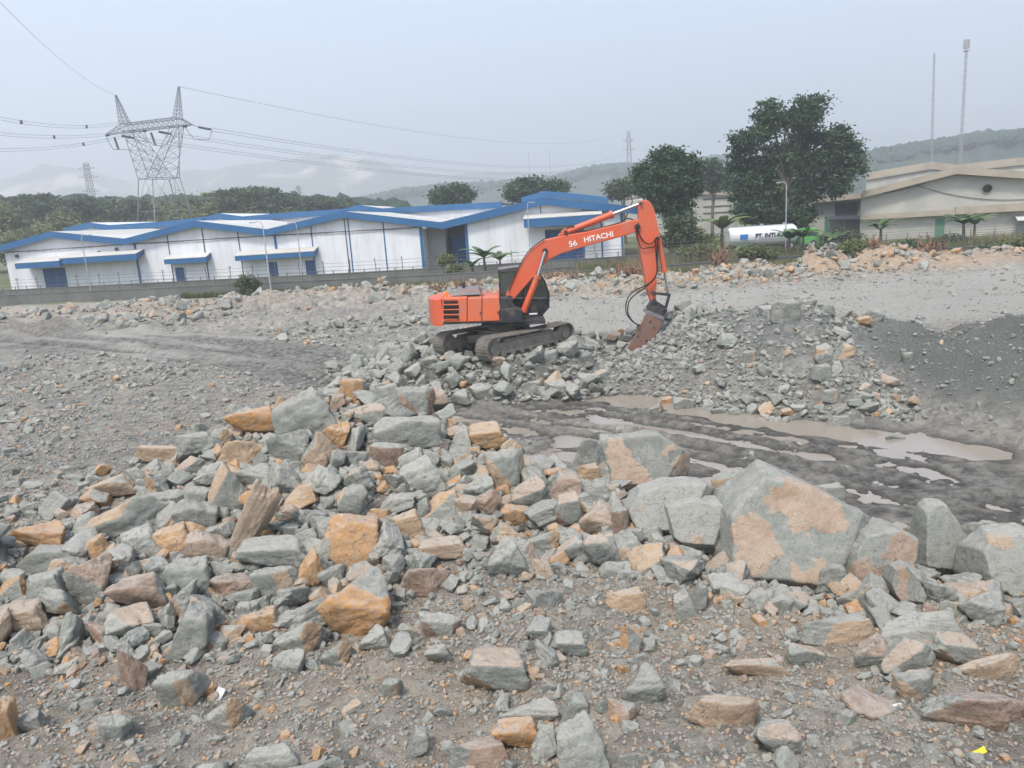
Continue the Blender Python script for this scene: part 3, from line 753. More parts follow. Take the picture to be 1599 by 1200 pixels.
# --- right mound and waterside rocks
L3 = [
 (1225,490,44,40,'grey','large pale grey rock on top of the right rubble mound','the mound top rock',0,6),
 (1285,553,30,32,'mixed','pale grey block with a tan edge halfway down the right mound','the mid-mound block',6,2),
 (1316,550,30,28,'tan','pale tan block beside the grey one halfway down the right mound','the tan mid-mound block',0,4),
 (1281,583,32,26,'grey','rounded grey rock below the pair of blocks on the right mound','the rounded mid-mound rock',0,6),
 (1307,576,17,24,'grey','small upright grey rock below the pair of blocks on the right mound','the small mid-mound rock',0,8),
 (1350,503,26,18,'orange','orange-brown rock near the top right of the right mound','the orange mound rock',0,10),
 (1362,494,30,26,'grey','dark grey rock at the top right shoulder of the right mound','the dark shoulder rock',0,12),
 (1265,518,30,26,'grey','squarish grey rock under the right mound top','the squarish mound rock',0,1),
 (1297,619,30,22,'grey','grey flat rock at the lower front of the right mound','the lower front rock',0,3),
 (1350,607,22,20,'grey','pale square rock at the lower right of the right mound','the pale lower rock',10,5),
 (1416,559,20,18,'grey','pale pebble-shaped rock in the dip between the two mounds','the dip rock',0,7),
 (1067,633,32,26,'grey','pale pyramid rock standing in the puddle edge','the puddle pyramid rock',0,9),
 (1025,638,24,18,'grey','pale grey rock at the left end of the puddle-edge row','the left puddle rock',0,11),
 (1039,627,20,16,'orange','small orange-topped rock behind the left puddle rocks','the orange puddle rock',0,13),
 (1122,645,26,16,'grey','low pale rock right of the puddle pyramid rock','the low puddle rock',0,0),
 (1147,645,22,18,'grey','dark-sided rock at the puddle edge','the dark-sided puddle rock',0,2),
 (1100,638,24,18,'grey','pale flat rock between the pyramid and the low puddle rock','the flat puddle rock',0,4),
 (1309,660,36,20,'grey','grey rock at the front foot of the right mound','the mound foot rock',0,6),
 (1197,637,28,18,'tan','creamy rock at the front foot of the right mound','the creamy foot rock',0,8),
 (1229,645,20,14,'orange','brown-orange rock at the front foot of the right mound','the brown foot rock',0,10),
 (1396,684,32,14,'grey','pale flat rock lying alone in the brown puddle','the lone puddle rock',0,12),
 (1170,560,28,24,'grey','grey rock on the left slope of the right mound','the left slope rock',0,3),
 (1052,483,18,24,'tan','yellow-tan rock just right of the hydraulic breaker','the breaker-side tan rock',0,5),
]
for i, (x, y, w_, h_, c, lab, ref, tl, pr) in enumerate(L3): hr(x, y, w_, h_, c, lab, ref, tl, pr, depth=.85, grp='rocks of the right mound and puddle edge')
L4 = [(828,606,40,22,'grey','pale wet-looking flat rock at the front foot of the excavator mound','the wet-looking foot rock',-4,1),
 (802,548,24,24,'grey','pale block on the excavator mound right under the near track','the pale block under the track',20,3),
 (938,587,36,20,'grey','smooth pale flat rock at the right foot of the excavator mound','the smooth right foot rock',0,5),
 (858,558,30,22,'grey','pale angular rock in the middle of the excavator mound','the middle mound rock',-10,7),
 (778,565,22,18,'tan','creamy rock on the excavator mound left of the pale block','the creamy mound rock',0,9),
 (838,600,30,22,'grey','dark green-grey flat rock low on the excavator mound','the dark low mound rock',14,11)]
for i, (x, y, w_, h_, c, lab, ref, tl, pr) in enumerate(L4): hr(x, y, w_, h_, c, lab, ref, tl, pr, depth=.85, grp='rocks of the excavator mound')
print('HAND', len(ROCKS))

# --- random fields -------------------------------------------------
def field(n, xr_, yr_, smin, smax, powr, mask, embed=.25, spacing=.0, greyness=.7, zone='', keep=None):
    x = RNG.uniform(*xr_, n); y = RNG.uniform(*yr_, n)
    z, p = H(x, y, True); mk = mask(x, y, p)
    k = RNG.random(n) < mk; x, y, z = x[k], y[k], z[k]
    s = smin * (RNG.random(len(x)) ** (-1 / powr)); s = np.minimum(s, smax)     # half size, Pareto
    if spacing:
        order = np.argsort(-s); ok = []
        hp = np.array([h[0][:2] for h in HAND]); hs = np.array([h[1] for h in HAND]); cell = {}
        for i in order:
            if np.any(np.hypot(hp[:, 0] - x[i], hp[:, 1] - y[i]) < spacing * (hs * .55 + s[i] * .8)): continue
            cx_, cy_ = int(x[i] // 1), int(y[i] // 1); bad = False
            for a in (-1, 0, 1):
                for b in (-1, 0, 1):
                    for j in cell.get((cx_ + a, cy_ + b), ()):
                        if math.hypot(x[i] - x[j], y[i] - y[j]) < spacing * (s[i] + s[j]) * .72: bad = True; break
            if bad: continue
            ok.append(i); cell.setdefault((cx_, cy_), []).append(i)
        ok = np.array(ok); x, y, z, s = x[ok], y[ok], z[ok], s[ok]
    n = len(x)
    sc_ = s[:, None] * np.stack([RNG.uniform(.8, 1.25, n), RNG.uniform(.6, 1.1, n), RNG.uniform(.5, .85, n)], 1)
    r = RNG.random(n); cls = np.where(r < greyness, 0, np.where(r < greyness + (1 - greyness) * .28, 1, np.where(r < greyness + (1 - greyness) * .55, 2, np.where(r < greyness + (1 - greyness) * .85, 3, 4))))
    rot = np.stack([RNG.normal(0, .45, n), RNG.normal(0, .45, n), RNG.uniform(0, 6.283, n)], 1)
    pos = np.stack([x, y, z + sc_[:, 2] * (1 - 2 * embed)], 1)
    return dict(pos=pos, sc=sc_, rot=rot, cls=cls, zone=np.full(n, zone, object))
inH = lambda lo, hi: (lambda x, y, p: ((p['heap'] > lo) & (p['fore'] > .25)) * hi)
FL = []
FL.append(field(14000, (-12, 12), (9.0, 17), .115, .32, 2.7, inH(.10, .97), .06, .86, .74, 'heap'))
FL.append(field(20000, (-12, 12), (8.6, 17), .055, .18, 2.2, inH(.03, .8), .2, 0, .74, 'heap'))
fore = lambda k: (lambda x, y, p: (p['fore'] > .5) * (p['heap'] < .25) * np.clip(k * (.35 + 2.6 * np.clip(fbm(x * .55 + 70, y * .55, 3) + .12, 0, 1)), 0, 1))
FL.append(field(440, (-10, 11), (4.6, 12.5), .08, .24, 2.2, fore(.8), .38, 1.1, .76, 'foreground'))
FL.append(field(19000, (-10, 11), (4.6, 12.5), .015, .09, 1.85, fore(.85), .36, 0, .74, 'foreground'))
FL.append(field(66000, (-10, 11), (4.6, 12.5), .009, .03, 2.0, lambda x, y, p: (p['fore'] > .5) * .85, .3, 0, .60, 'foreground'))
plain = lambda k: (lambda x, y, p: (p['fore'] < .5) * (1 - np.clip(p['road'] * 1.5, 0, 1)) * np.clip(k * (.25 + 2.2 * np.clip(fbm(x * .25 + 20, y * .25, 3) + .15, 0, 1)), 0, 1) * (p['m1'] < .1))
FL.append(field(34000, (-26, -1), (12, 44), .025, .15, 1.9, plain(1.0), .3, 0, .86, 'left ground'))
FL.append(field(260, (-14, -4), (12, 24), .11, .26, 2.6, plain(.5), .3, 1.0, .75, 'left ground'))
FL.append(field(26000, (-16, -2), (11.5, 26), .015, .05, 1.8, plain(1.2), .3, 0, .8, 'left ground'))
m1 = lambda lo: (lambda x, y, p: (p['pit'] < .35) * ((p['m1'] > lo) | (bump(x, y, -3.2, 31.5, 4.6, 4.0, 0, .7, .3, 8) > .15)) * (p['fore'] < .1) * (1 - .9 * (((x - 0.2) * .707 + (y - 28.3) * .707) ** 2 < 6.4) * ((-(x - 0.2) * .707 + (y - 28.3) * .707) < 1.6) * ((-(x - 0.2) * .707 + (y - 28.3) * .707) > -1.8)))
FL.append(field(5200, (-8.5, 9.5), (24, 34.5), .13, .36, 2.6, m1(.03), .10, .92, .975, 'excavator mound'))
FL.append(field(9000, (-9, 9.5), (24, 34.5), .04, .13, 1.9, m1(.02), .2, 0, .97, 'excavator mound'))
m2 = lambda lo, dn: (lambda x, y, p: (p['m2'] > lo) * (p['fore'] < .1) * (p['m3'] < .12) * np.clip(dn * (.35 + 2.6 * np.clip(fbm(x * .3 + 7, y * .3 + 3, 3) + .1, 0, 1)) + 1.0 * (bump(x, y, 11.5, 25.0, 2.6, 6.0, .25) > .25) * dn, 0, 1))
FL.append(field(1100, (4.5, 17), (18.5, 34), .09, .36, 1.6, m2(.04, .26), .25, 1.0, .93, 'right mound'))
FL.append(field(500, (4.5, 15), (18.0, 22), .12, .30, 2.4, lambda x, y, p: (p['m2'] > .01) * (p['m2'] < .2) * (p['m3'] < .1) * .7, .2, 1.0, .88, 'right mound'))
FL.append(field(1500, (3.2, 7.6), (25.4, 29.5), .04, .16, 2.0, lambda x, y, p: (p['pit'] > .1) * .8, .3, 0, 1.0, 'excavator mound'))
FL.append(field(16000, (4, 19), (18, 34), .03, .11, 1.7, m2(.015, .9), .25, 0, .95, 'right mound'))
FL.append(field(7000, (11, 24), (16, 30), .02, .09, 2.2, lambda x, y, p: (p['m3'] > .02) * .7, .3, 0, .985, 'dark mound'))
FL.append(field(22000, (-50, 60), (44, 78), .08, .5, 2.0, lambda x, y, p: np.clip(p['bk'] * .9 + (p['lb'] > .05) * .7, 0, 1) * np.clip(.5 + 2 * fbm(x * .12, y * .12, 3), .1, 1), .25, 0, .74, 'far bank'))
FL.append(field(14000, (0, 60), (54, 78), .07, .38, 2.0, lambda x, y, p: np.clip(p['bk'], 0, 1) * np.clip(.5 + 2 * fbm(x * .12 + 5, y * .12, 3), .1, 1), .25, 0, .50, 'far bank'))
FL.append(field(9000, (-20, 16), (13, 48), .02, .09, 2.0, lambda x, y, p: (p['road'] > .3) * np.clip(.15 + 1.8 * fbm(x * .5 + 9, y * .5, 3), 0, 1), .35, 0, .98, 'road'))
FL.append(field(9000, (-50, 0), (36, 60), .05, .35, 1.8, lambda x, y, p: (p['road'] < .2) * np.clip(.2 + 1.6 * fbm(x * .15 + 4, y * .15, 3), 0, 1), .25, 0, .95, 'left ground'))
FL.append(field(7000, (2, 40), (34, 56), .03, .14, 2.2, lambda x, y, p: (p['m2'] < .2) * .35, .3, 0, .9, 'pale yard'))
pos = np.concatenate([f['pos'] for f in FL]); scl = np.concatenate([f['sc'] for f in FL]); rot = np.concatenate([f['rot'] for f in FL])
cls = np.concatenate([f['cls'] for f in FL]); zone = np.concatenate([f['zone'] for f in FL])
pj = project(pos); siz = scl.max(1) / pj[:, 2] * FPX * 2
inf = (pj[:, 0] > -380) & (pj[:, 0] < 2000) & (pj[:, 1] > 0) & (pj[:, 1] < 1260) & (pj[:, 2] > 1)
pos, scl, rot, cls, zone, pj, siz = [a[inf] for a in (pos, scl, rot, cls, zone, pj, siz)]
# hand-placed rocks stay uncovered: no loose rock is dropped in front of their middle
kp = np.ones(len(pos), bool)
for r_, (hp_, hs_) in zip(ROCKS, HAND):
    q = project(hp_)[0]; o_ = r_['obj']; bbz = (max(v_[2] for v_ in o_.bound_box) - min(v_[2] for v_ in o_.bound_box)) * o_.scale[2]; bbx = (max(v_[0] for v_ in o_.bound_box) - min(v_[0] for v_ in o_.bound_box)) * o_.scale[0]
    a = bbx / q[2] * FPX * .5; b_ = bbz / q[2] * FPX * .5
    e_ = ((pj[:, 0] - q[0]) / (a * .62 + siz * .2)) ** 2 + ((pj[:, 1] - q[1]) / (b_ * .62 + siz * .2)) ** 2
    kp &= ~((e_ < 1) & (pj[:, 2] < q[2] + hs_) & (siz > .16 * (a + b_)))
pos, scl, rot, cls, zone, pj, siz = [a[kp] for a in (pos, scl, rot, cls, zone, pj, siz)]
vis = (pj[:, 0] > 8) & (pj[:, 0] < 1591) & (pj[:, 1] < 1192)
order = np.argsort(-np.where(vis, siz, 0))
CLN = ['grey', 'mixed', 'tan', 'orange', 'brown']
WORD = {'grey': 'grey', 'mixed': 'tan-stained grey', 'tan': 'tan', 'orange': 'orange', 'brown': 'brown'}
NIND = 300 - len(ROCKS)
ind = []
refs = [(r['px'], r['py'], r['w'], r['ref']) for r in ROCKS]
RP = np.array([(r[0], r[1]) for r in refs])
cand = []
for i in order[:NIND]:
    cn = CLN[cls[i]]; o = bpy.data.objects.new('rock', PROTO[cn][int(RNG.integers(NP))]); COL.objects.link(o)
    o.location = pos[i]; o.scale = scl[i]; o.rotation_euler = rot[i]
    d = np.hypot(RP[:, 0] - pj[i, 0], (RP[:, 1] - pj[i, 1])); j = int(np.argmin(d)); dx = pj[i, 0] - RP[j, 0]; dy = pj[i, 1] - RP[j, 1]
    rel = ('right of' if dx > 0 else 'left of') if abs(dx) > abs(dy) else ('just below' if dy > 0 else 'just above')
    sw = 'large' if siz[i] > 62 else ('mid-sized' if siz[i] > 44 else 'small')
    asp = scl[i].max() / scl[i].min(); shp = 'flat' if asp > 2.1 else ('blocky' if asp < 1.5 else 'angular')
    cand.append((o, sw, shp, WORD[cn], rel, refs[j][3], d[j], zone[i]))
from collections import defaultdict
grp_ = defaultdict(list)
for c in cand: grp_[c[1:6]].append(c)
ORD = ['', 'second nearest ', 'third nearest ', 'fourth nearest ', 'fifth nearest ', 'sixth nearest ', 'seventh nearest ', 'eighth nearest ', 'ninth nearest ', 'tenth nearest ']
for k, lst in grp_.items():
    lst.sort(key=lambda c: c[6])
    for r_, c in enumerate(lst):
        pre = 'nearest ' if (r_ == 0 and len(lst) > 1) else ORD[min(r_, 9)]
        tag(c[0], f'{pre}{k[0]} {k[1]} {k[2]} rock {k[3]} {k[4]}', 'rock', 'loose rocks of the quarry heap' if c[7] == 'heap' else ('loose rocks in the foreground' if c[7] == 'foreground' else 'rocks of the ' + c[7]))
rest = order[NIND:]
pos, scl, rot, cls, siz = [a[rest] for a in (pos, scl, rot, cls, siz)]
CV = []; CF = []; CS = []; CH = []; CT = []; base = 0
pid = RNG.integers(0, 16, len(pos)); tone = np.clip(RNG.beta(2.2, 2.2, len(pos)), 0, 1)
tone = np.where(zone[rest] == 'dark mound', tone * .25, tone)
lod = np.where(siz > 16, 3, np.where(siz > 6.5, 2, 1))
cr, sr = np.cos(rot), np.sin(rot)
for sub in (1, 2, 3):
    for k in range(16):
        m_ = np.nonzero((lod == sub) & (pid == k))[0]
        if not len(m_): continue
        V0, F0 = LOW[sub][k]
        P = V0[None] * scl[m_][:, None, :]
        for ax, (a, b) in enumerate(((1, 2), (2, 0), (0, 1))):
            c_, s_ = cr[m_, ax][:, None], sr[m_, ax][:, None]
            pa, pb = P[..., a].copy(), P[..., b].copy(); P[..., a] = pa * c_ - pb * s_; P[..., b] = pa * s_ + pb * c_
        P = P + pos[m_][:, None, :]
        nv = len(V0); CV.append(P.reshape(-1, 3)); CF.append((F0[None] + (base + np.arange(len(m_)) * nv)[:, None, None]).reshape(-1, 3)); base += nv * len(m_)
        st = np.array([.05, .45, .95, .95, .8])[cls[m_]] + RNG.normal(0, .08, len(m_)); hu = np.array([.5, .45, .42, .92, .1])[cls[m_]] + RNG.normal(0, .1, len(m_))
        tn_ = tone[m_]
        for arr, v_ in ((CS, st), (CH, hu), (CT, tn_)): arr.append(np.repeat(v_, nv))
print('RUBBLE stones', len(pos), 'verts', base)
me = np_mesh('rubble', np.concatenate(CV), np.concatenate(CF), False, dict(stain=np.concatenate(CS), hue=np.clip(np.concatenate(CH), 0, 1), tone=np.concatenate(CT)))
tag(link('rubble', me, 'quarry_rubble'), 'loose small stones and rubble strewn over the quarry floor and mounds', 'rubble', kind='stuff')
# ================================================================== EXCAVATOR
EX, EY, EZ = float(at(789, 540, 28)[0]), 28.0, 1.25
ex = empty('excavator', (EX, EY, EZ))
tag(ex, 'orange tracked excavator with a hydraulic breaker standing on grey rubble', 'excavator')
def W(zx, zy, Y):
    """point traced on the enlarged view of the machine, on the upright plane Y"""
    p = at(640 + zx / 3.634, 290 + zy / 3.634, Y); return np.array([p[0] - EX, p[1] - EY, p[2] - EZ])
def trace(pts, Y, depth, name, mat, parent, bevel=.02):
    P_ = [W(x, y, Y) for x, y in pts]; b = MB(); b.prism(P_, (0, depth, 0)); return b.build(name, mat, parent, bevel=bevel)
# undercarriage: turned 45 degrees, near end at the left
TA = rad(43); ca, sa = math.cos(TA), math.sin(TA)
def T(u, v_, z): return np.array([u * ca - v_ * sa, u * sa + v_ * ca, z])      # v_ < 0 is the near track
b = MB(); b.box(T(0, 0, .62), (1.3, 1.5, .42), (0, 0, TA))
for u in (-.75, .75): b.beam(T(u * .55, 0, .6), T(u * 1.2, -1.0, .5), .34, .30); b.beam(T(u * .55, 0, .6), T(u * 1.2, 1.0, .5), .34, .30)
b.tube([T(0, 0, .8), T(0, 0, 1.05)], .58, 20)
b.build('undercarriage', 'track_steel', ex, bevel=.02)
Rz, HL = .40, 1.83
for side in (-1, 1):
    v0 = side * 1.195
    # shoes round an idler-to-sprocket loop
    per = 4 * HL + 2 * math.pi * Rz; N_ = 48; b = MB()
    for i in range(N_):
        s_ = i / N_ * per
        if s_ < 2 * HL: u, z, nu, nz_ = -HL + s_, Rz * 2 - (.035 * math.sin(s_ / (2 * HL) * math.pi)), 0, 1
        elif s_ < 2 * HL + math.pi * Rz:
            a = (s_ - 2 * HL) / Rz; u, z, nu, nz_ = HL + Rz * math.sin(a), Rz + Rz * math.cos(a), math.sin(a), math.cos(a)
        elif s_ < 4 * HL + math.pi * Rz: u, z, nu, nz_ = HL - (s_ - 2 * HL - math.pi * Rz), 0, 0, -1
        else:
            a = (s_ - 4 * HL - math.pi * Rz) / Rz; u, z, nu, nz_ = -HL - Rz * math.sin(a), Rz - Rz * math.cos(a), -math.sin(a), -math.cos(a)
        n_ = T(nu, 0, nz_); n_ = Vector(n_); wv_ = Vector(T(0, 1, 0)); tv = wv_.cross(n_)
        M_ = Matrix((wv_, tv, n_)).transposed(); c_ = Vector(T(u, v0, z + .05))
        b.box(c_, (.60, per / N_ * .93, .035), M_)
        for q in (-.055, .0, .055): b.box(c_ + tv * q + n_ * .028, (.60, .012, .028), M_)
        b.box(c_ - n_ * .045, (.16, per / N_ * .98, .07), M_)
    tr = b.build('track', 'track_steel', ex)
    b = MB()
    b.box(T(0, v0, .43), (3.0, .30, .34), (0, 0, TA)); b.box(T(0, v0, .62), (2.5, .20, .16), (0, 0, TA))
    b.box(T(0, v0, .24), (2.8, .34, .10), (0, 0, TA))
    b.build('track_frame', 'track_steel', tr, bevel=.02)
    for u, nm, r in ((-HL, 'idler_wheel', .36), (HL, 'sprocket', .36)):
        b = MB(); b.tube([T(u, v0 - .14, Rz + .05), T(u, v0 + .14, Rz + .05)], r, 22); b.tube([T(u, v0 - .2, Rz + .05), T(u, v0 + .2, Rz + .05)], .16, 14)
        b.build(nm, 'track_steel', tr)
    for q in range(7):
        u = -1.35 + q * .45; b = MB(); b.tube([T(u, v0 - .19, .19), T(u, v0 + .19, .19)], .10, 12); b.build('roller', 'track_steel', tr)
    for u in (-.6, .7): b = MB(); b.tube([T(u, v0 - .15, .74), T(u, v0 + .15, .74)], .07, 10); b.build('carrier_roller', 'track_steel', tr)
# upper structure
YN, YF = 26.75, 29.25
fr = trace([(175, 790), (640, 775), (640, 742), (175, 762)], YN + .03, 2.44, 'deck_frame', 'machine_dark', ex)
# counterweight with a rounded rear, seen from above
zb, zt = W(150, 800, YN)[2], W(150, 648, YN)[2]
xl, xr2 = W(130, 700, YN)[0], W(182, 700, YN)[0]
b = MB(); pl = []
for k in range(15):
    a = -math.pi / 2 + math.pi * k / 14; pl.append((xr2 - .02 - (xr2 - xl + .02) * math.cos(a) ** .45 * 1.0 - .20 * math.cos(a) ** 2, 1.24 * math.sin(a), zb))
pl.append((xr2, 1.25, zb)); pl.insert(0, (xr2, -1.25, zb))
b.prism(pl, (0, 0, zt - zb)); b.build('counterweight', 'excavator_orange', ex, bevel=.05)
# side doors, three panels butted end to end
def panel(x0, x1, ya, yb, name='side_door'):
    P_ = [W(x0, ya, YN), W(x1, ya - (x1 - x0) * .04, YN), W(x1, yb - (x1 - x0) * .03, YN), W(x0, yb, YN)]
    b = MB(); b.prism(P_, (0, .9, 0)); return b.build(name, 'excavator_panel', ex, bevel=.025)
pd1 = panel(183, 324, 641, 778); pd2 = panel(327, 408, 640, 774); pd3 = panel(411, 508, 638, 771)
for ya, yb in ((652, 672), (679, 701), (707, 729), (736, 757)):
    b = MB(); p0 = W(190, ya + 1, YN - .006); p1 = W(279 - (0 if ya > 660 else 6), ya, YN - .006); p2 = W(279 - (0 if ya > 660 else 6), yb - 2, YN - .006); p3 = W(192, yb, YN - .006)
    b.prism([p0, p1, p2, p3], (0, .012, 0))
    v_ = b.build('vent', 'vent_black' if ya > 660 else 'decal_dark', pd1)
    for q in range(5):
        f = (q + .5) / 5; a = p0 + (p3 - p0) * f; c_ = p1 + (p2 - p1) * f
        b = MB(); b.beam(a - np.array([0, .006, 0]), c_ - np.array([0, .006, 0]), .012, .012)
        if q == 2: b.build('vent_louvre', 'machine_dark', v_)
# handles on the doors
for (x, y) in ((400, 725), (500, 722)): b = MB(); b.box(W(x, y, YN - .01), (.05, .02, .09)); b.build('door_handle', 'machine_dark', pd2 if x < 450 else pd3)
# far side of the house, hood top
b = MB(); b.prism([W(183, 640, YN + .9), W(508, 627, YN + .9), W(508, 760, YN + .9), W(183, 775, YN + .9)], (0, 1.55, 0)); b.build('engine_house', 'excavator_orange', ex, bevel=.03)
h0 = W(225, 625, YN + .5)
zt_ = W(300, 632, YN)[2]
b = MB(); xa, xb = W(235, 620, 27.6)[0], W(455, 620, 27.6)[0]
b.add([(xa, -.75, zt_), (xb - .3, -.75, zt_), (xb - .3, .75, zt_), (xa, .75, zt_), (xa + .22, -.55, zt_ + .20), (xb - .40, -.55, zt_ + .20), (xb - .40, .6, zt_ + .22), (xa + .22, .6, zt_ + .22)],
      [(0, 1, 5, 4), (1, 2, 6, 5), (2, 3, 7, 6), (3, 0, 4, 7), (4, 5, 6, 7), (0, 3, 2, 1)])
b.build('engine_hood', 'grey_steel', ex, bevel=.03)
b = MB(); b.tube([(xa + .45, .0, zt_ + .2), (xa + .45, .0, zt_ + .42)], .055, 10); b.build('exhaust', 'machine_dark', ex)
b = MB(); hx = W(205, 600, 27.2); b.tube([(hx[0], -.8, zt_), (hx[0], -.8, zt_ + .07)], .05, 10); b.tube([(hx[0], -.8, zt_ + .07), (hx[0], -.8, zt_ + .19)], .045, 12); b.build('beacon', 'amber_lens', ex)
# handrails on the deck
for xa_, xb_ in ((290, 400), (420, 505)):
    a = W(xa_, 632, YN + .1); c_ = W(xb_, 628, YN + .1); b = MB()
    b.tube([a, a + (0, 0, .22), c_ + (0, 0, .22), c_], .014, 6); b.build('handrail', 'excavator_orange', ex)
# dark step and tank box in front of the panels
b = MB(); b.prism([W(513, 700, YN + .02), W(600, 694, YN + .02), W(640, 712, YN + .02), W(640, 768, YN + .02), W(513, 776, YN + .02)], (0, .8, 0)); tb = b.build('tool_box', 'machine_dark', ex, bevel=.04)
b = MB(); b.prism([W(512, 640, YN + .1), W(556, 638, YN + .1), W(600, 694, YN + .1), W(512, 700, YN + .1)], (0, .75, 0)); b.build('fuel_tank', 'machine_dark', ex, bevel=.03)
# swivel deck below the cab
b = MB(); b.box((.35, .1, 1.12), (2.3, 2.2, .14)); b.build('swing_deck', 'machine_dark', ex)
# cab (left, far side)
CY0 = 28.25
def C_(x, y, dy=0): return W(x, y, CY0 + dy)
cabp = [(505, 484), (615, 470), (735, 500), (765, 545), (788, 610), (788, 690), (742, 742), (520, 752)]
pts = [C_(*p) for p in cabp]
cab = MB(); dep = Vector((0, 1.0, 0))
for i in range(len(pts)):
    a, c_ = pts[i], pts[(i + 1) % len(pts)]; cab.beam(a, c_, .06, .06); cab.beam(a + np.array(dep), c_ + np.array(dep), .06, .06); cab.beam(a, a + np.array(dep), .06, .06)
mid = C_(640, 474); cab.beam(mid, C_(655, 745), .05, .05)
cab = cab.build('cab', 'machine_dark', ex)
b = MB(); b.prism([C_(505, 484), C_(615, 470), C_(735, 500), C_(735, 491), C_(615, 460), C_(500, 474)], (0, 1.02, 0)); b.build('cab_roof', 'grey_steel', cab, bevel=.01)
b = MB(); b.prism([C_(508, 640, .02), C_(786, 640, .02), C_(786, 690, .02), C_(742, 740, .02), C_(520, 750, .02)], (0, .03, 0)); b.build('cab_side_panel', 'machine_dark', cab)
def glass(pl_, d, off, nm='window'):
    b = MB(); b.prism([np.array(p) for p in pl_], d); b.build(nm, 'cab_glass', cab)
glass([C_(512, 490, .02), C_(638, 476, .02), C_(652, 638, .02), C_(512, 638, .02)], (0, .02, 0), 0)
glass([C_(644, 478, .02), C_(732, 503, .02), C_(760, 548, .02), C_(782, 612, .02), C_(784, 638, .02), C_(658, 638, .02)], (0, .02, 0), 0)
for a, c_ in (((735, 502), (765, 547)), ((765, 547), (788, 612)), ((788, 612), (788, 688))):
    p, q = C_(*a), C_(*c_); e = np.array([.02, 0, 0])
    b = MB(); b.prism([p + (0, .05, 0) + e, q + (0, .05, 0) + e, q + (0, .95, 0) + e, p + (0, .95, 0) + e], (.015, 0, 0)); b.build('windscreen', 'cab_glass', cab)
glass([C_(512, 490, .98), C_(732, 503, .98), C_(782, 612, .98), C_(784, 638, .98), C_(512, 638, .98)], (0, .02, 0), 0)
b = MB(); b.prism([C_(507, 642, .98), C_(520, 750, .98), C_(742, 740, .98), C_(786, 690, .98), C_(786, 642, .98)], (0, .02, 0)); b.build('cab_door', 'machine_dark', cab)
b = MB(); b.box(C_(610, 660, .5), (.5, .45, .12)); b.box(C_(575, 610, .5), (.12, .45, .65), (0, -.12, 0)); b.build('seat', 'machine_dark', cab, bevel=.03)
# boom (thick slab with a bend), arm, rams
YB = 27.78
boom = trace([(545, 622), (575, 560), (603, 500), (642, 428), (692, 360), (762, 309), (870, 284), (1000, 262), (1200, 214), (1275, 194), (1303, 200), (1310, 222), (1300, 245), (1275, 268), (1200, 291), (1000, 345), (862, 386), (790, 422), (752, 462), (702, 520), (640, 590), (582, 655), (560, 655)], YB, .44, 'boom', 'excavator_orange', ex, .03)
# raised rib lines along the boom, pins
b = MB()
for (x, y, r) in ((768, 372, .10), (1292, 236, .11), (566, 642, .12), (886, 266, .06)):
    p = W(x, y, YB - .05); b.tube([p, p + (0, .54, 0)], r, 14)
b.build('boom_pin', 'machine_dark', boom)
b = MB(); b.prism([W(840, 288, YB + .1), W(905, 272, YB + .1), W(898, 246, YB + .1), W(868, 252, YB + .1)], (0, .24, 0)); b.build('ram_bracket', 'excavator_orange', boom, bevel=.01)
arm = trace([(1322, 84), (1345, 82), (1368, 97), (1387, 135), (1402, 205), (1420, 285), (1418, 310), (1408, 330), (1402, 480), (1398, 600), (1398, 655), (1385, 672), (1368, 655), (1345, 585), (1325, 470), (1300, 335), (1286, 262), (1290, 225), (1302, 190), (1298, 105)], YB + .05, .34, 'arm', 'excavator_orange', ex, .02)
b = MB()
for (x, y, r) in ((1312, 102, .06), (1410, 300, .07), (1382, 610, .08), (1388, 655, .08)):
    p = W(x, y, YB - .04); b.tube([p, p + (0, .52, 0)], r, 12)
b.build('arm_pin', 'machine_dark', arm)
def ram(a, m_, e, r, Y, nm, par=ex):
    b = MB(); A, M2, E_ = W(*a, Y), W(*m_, Y), W(*e, Y); b.tube([A, M2], r, 14); d_ = (M2 - A) / np.linalg.norm(M2 - A); b.tube([M2 - d_ * .09, M2 + d_ * .03], r * 1.22, 14); b.tube([A - d_ * .02, A + d_ * .1], r * 1.15, 12)
    c_ = b.build(nm, 'excavator_orange', par); b = MB(); b.tube([M2, E_], r * .52, 12); b.build('piston_rod', 'chrome_rod', c_)
    return c_
ram((888, 264), (1148, 163), (1312, 102), .115, 28.0, 'arm_ram')
ram((645, 715), (725, 515), (768, 374), .115, 27.68, 'boom_ram')
ram((645, 715), (725, 515), (768, 374), .115, 28.33, 'boom_ram')
ram((1412, 303), (1445, 488), (1466, 612), .095, 28.0, 'breaker_ram')
b = MB()
for dy in (27.80, 28.20):
    b.beam(W(1372, 608, dy), W(1472, 622, dy), .05, .09); b.beam(W(1472, 622, dy), W(1450, 702, dy), .05, .10)
    p = W(1472, 622, dy); 
p = W(1472, 622, 27.74); b.tube([p, p + (0, .52, 0)], .06, 12); p = W(1450, 702, 27.74); b.tube([p, p + (0, .52, 0)], .06, 12)
b.build('linkage', 'machine_dark', ex)
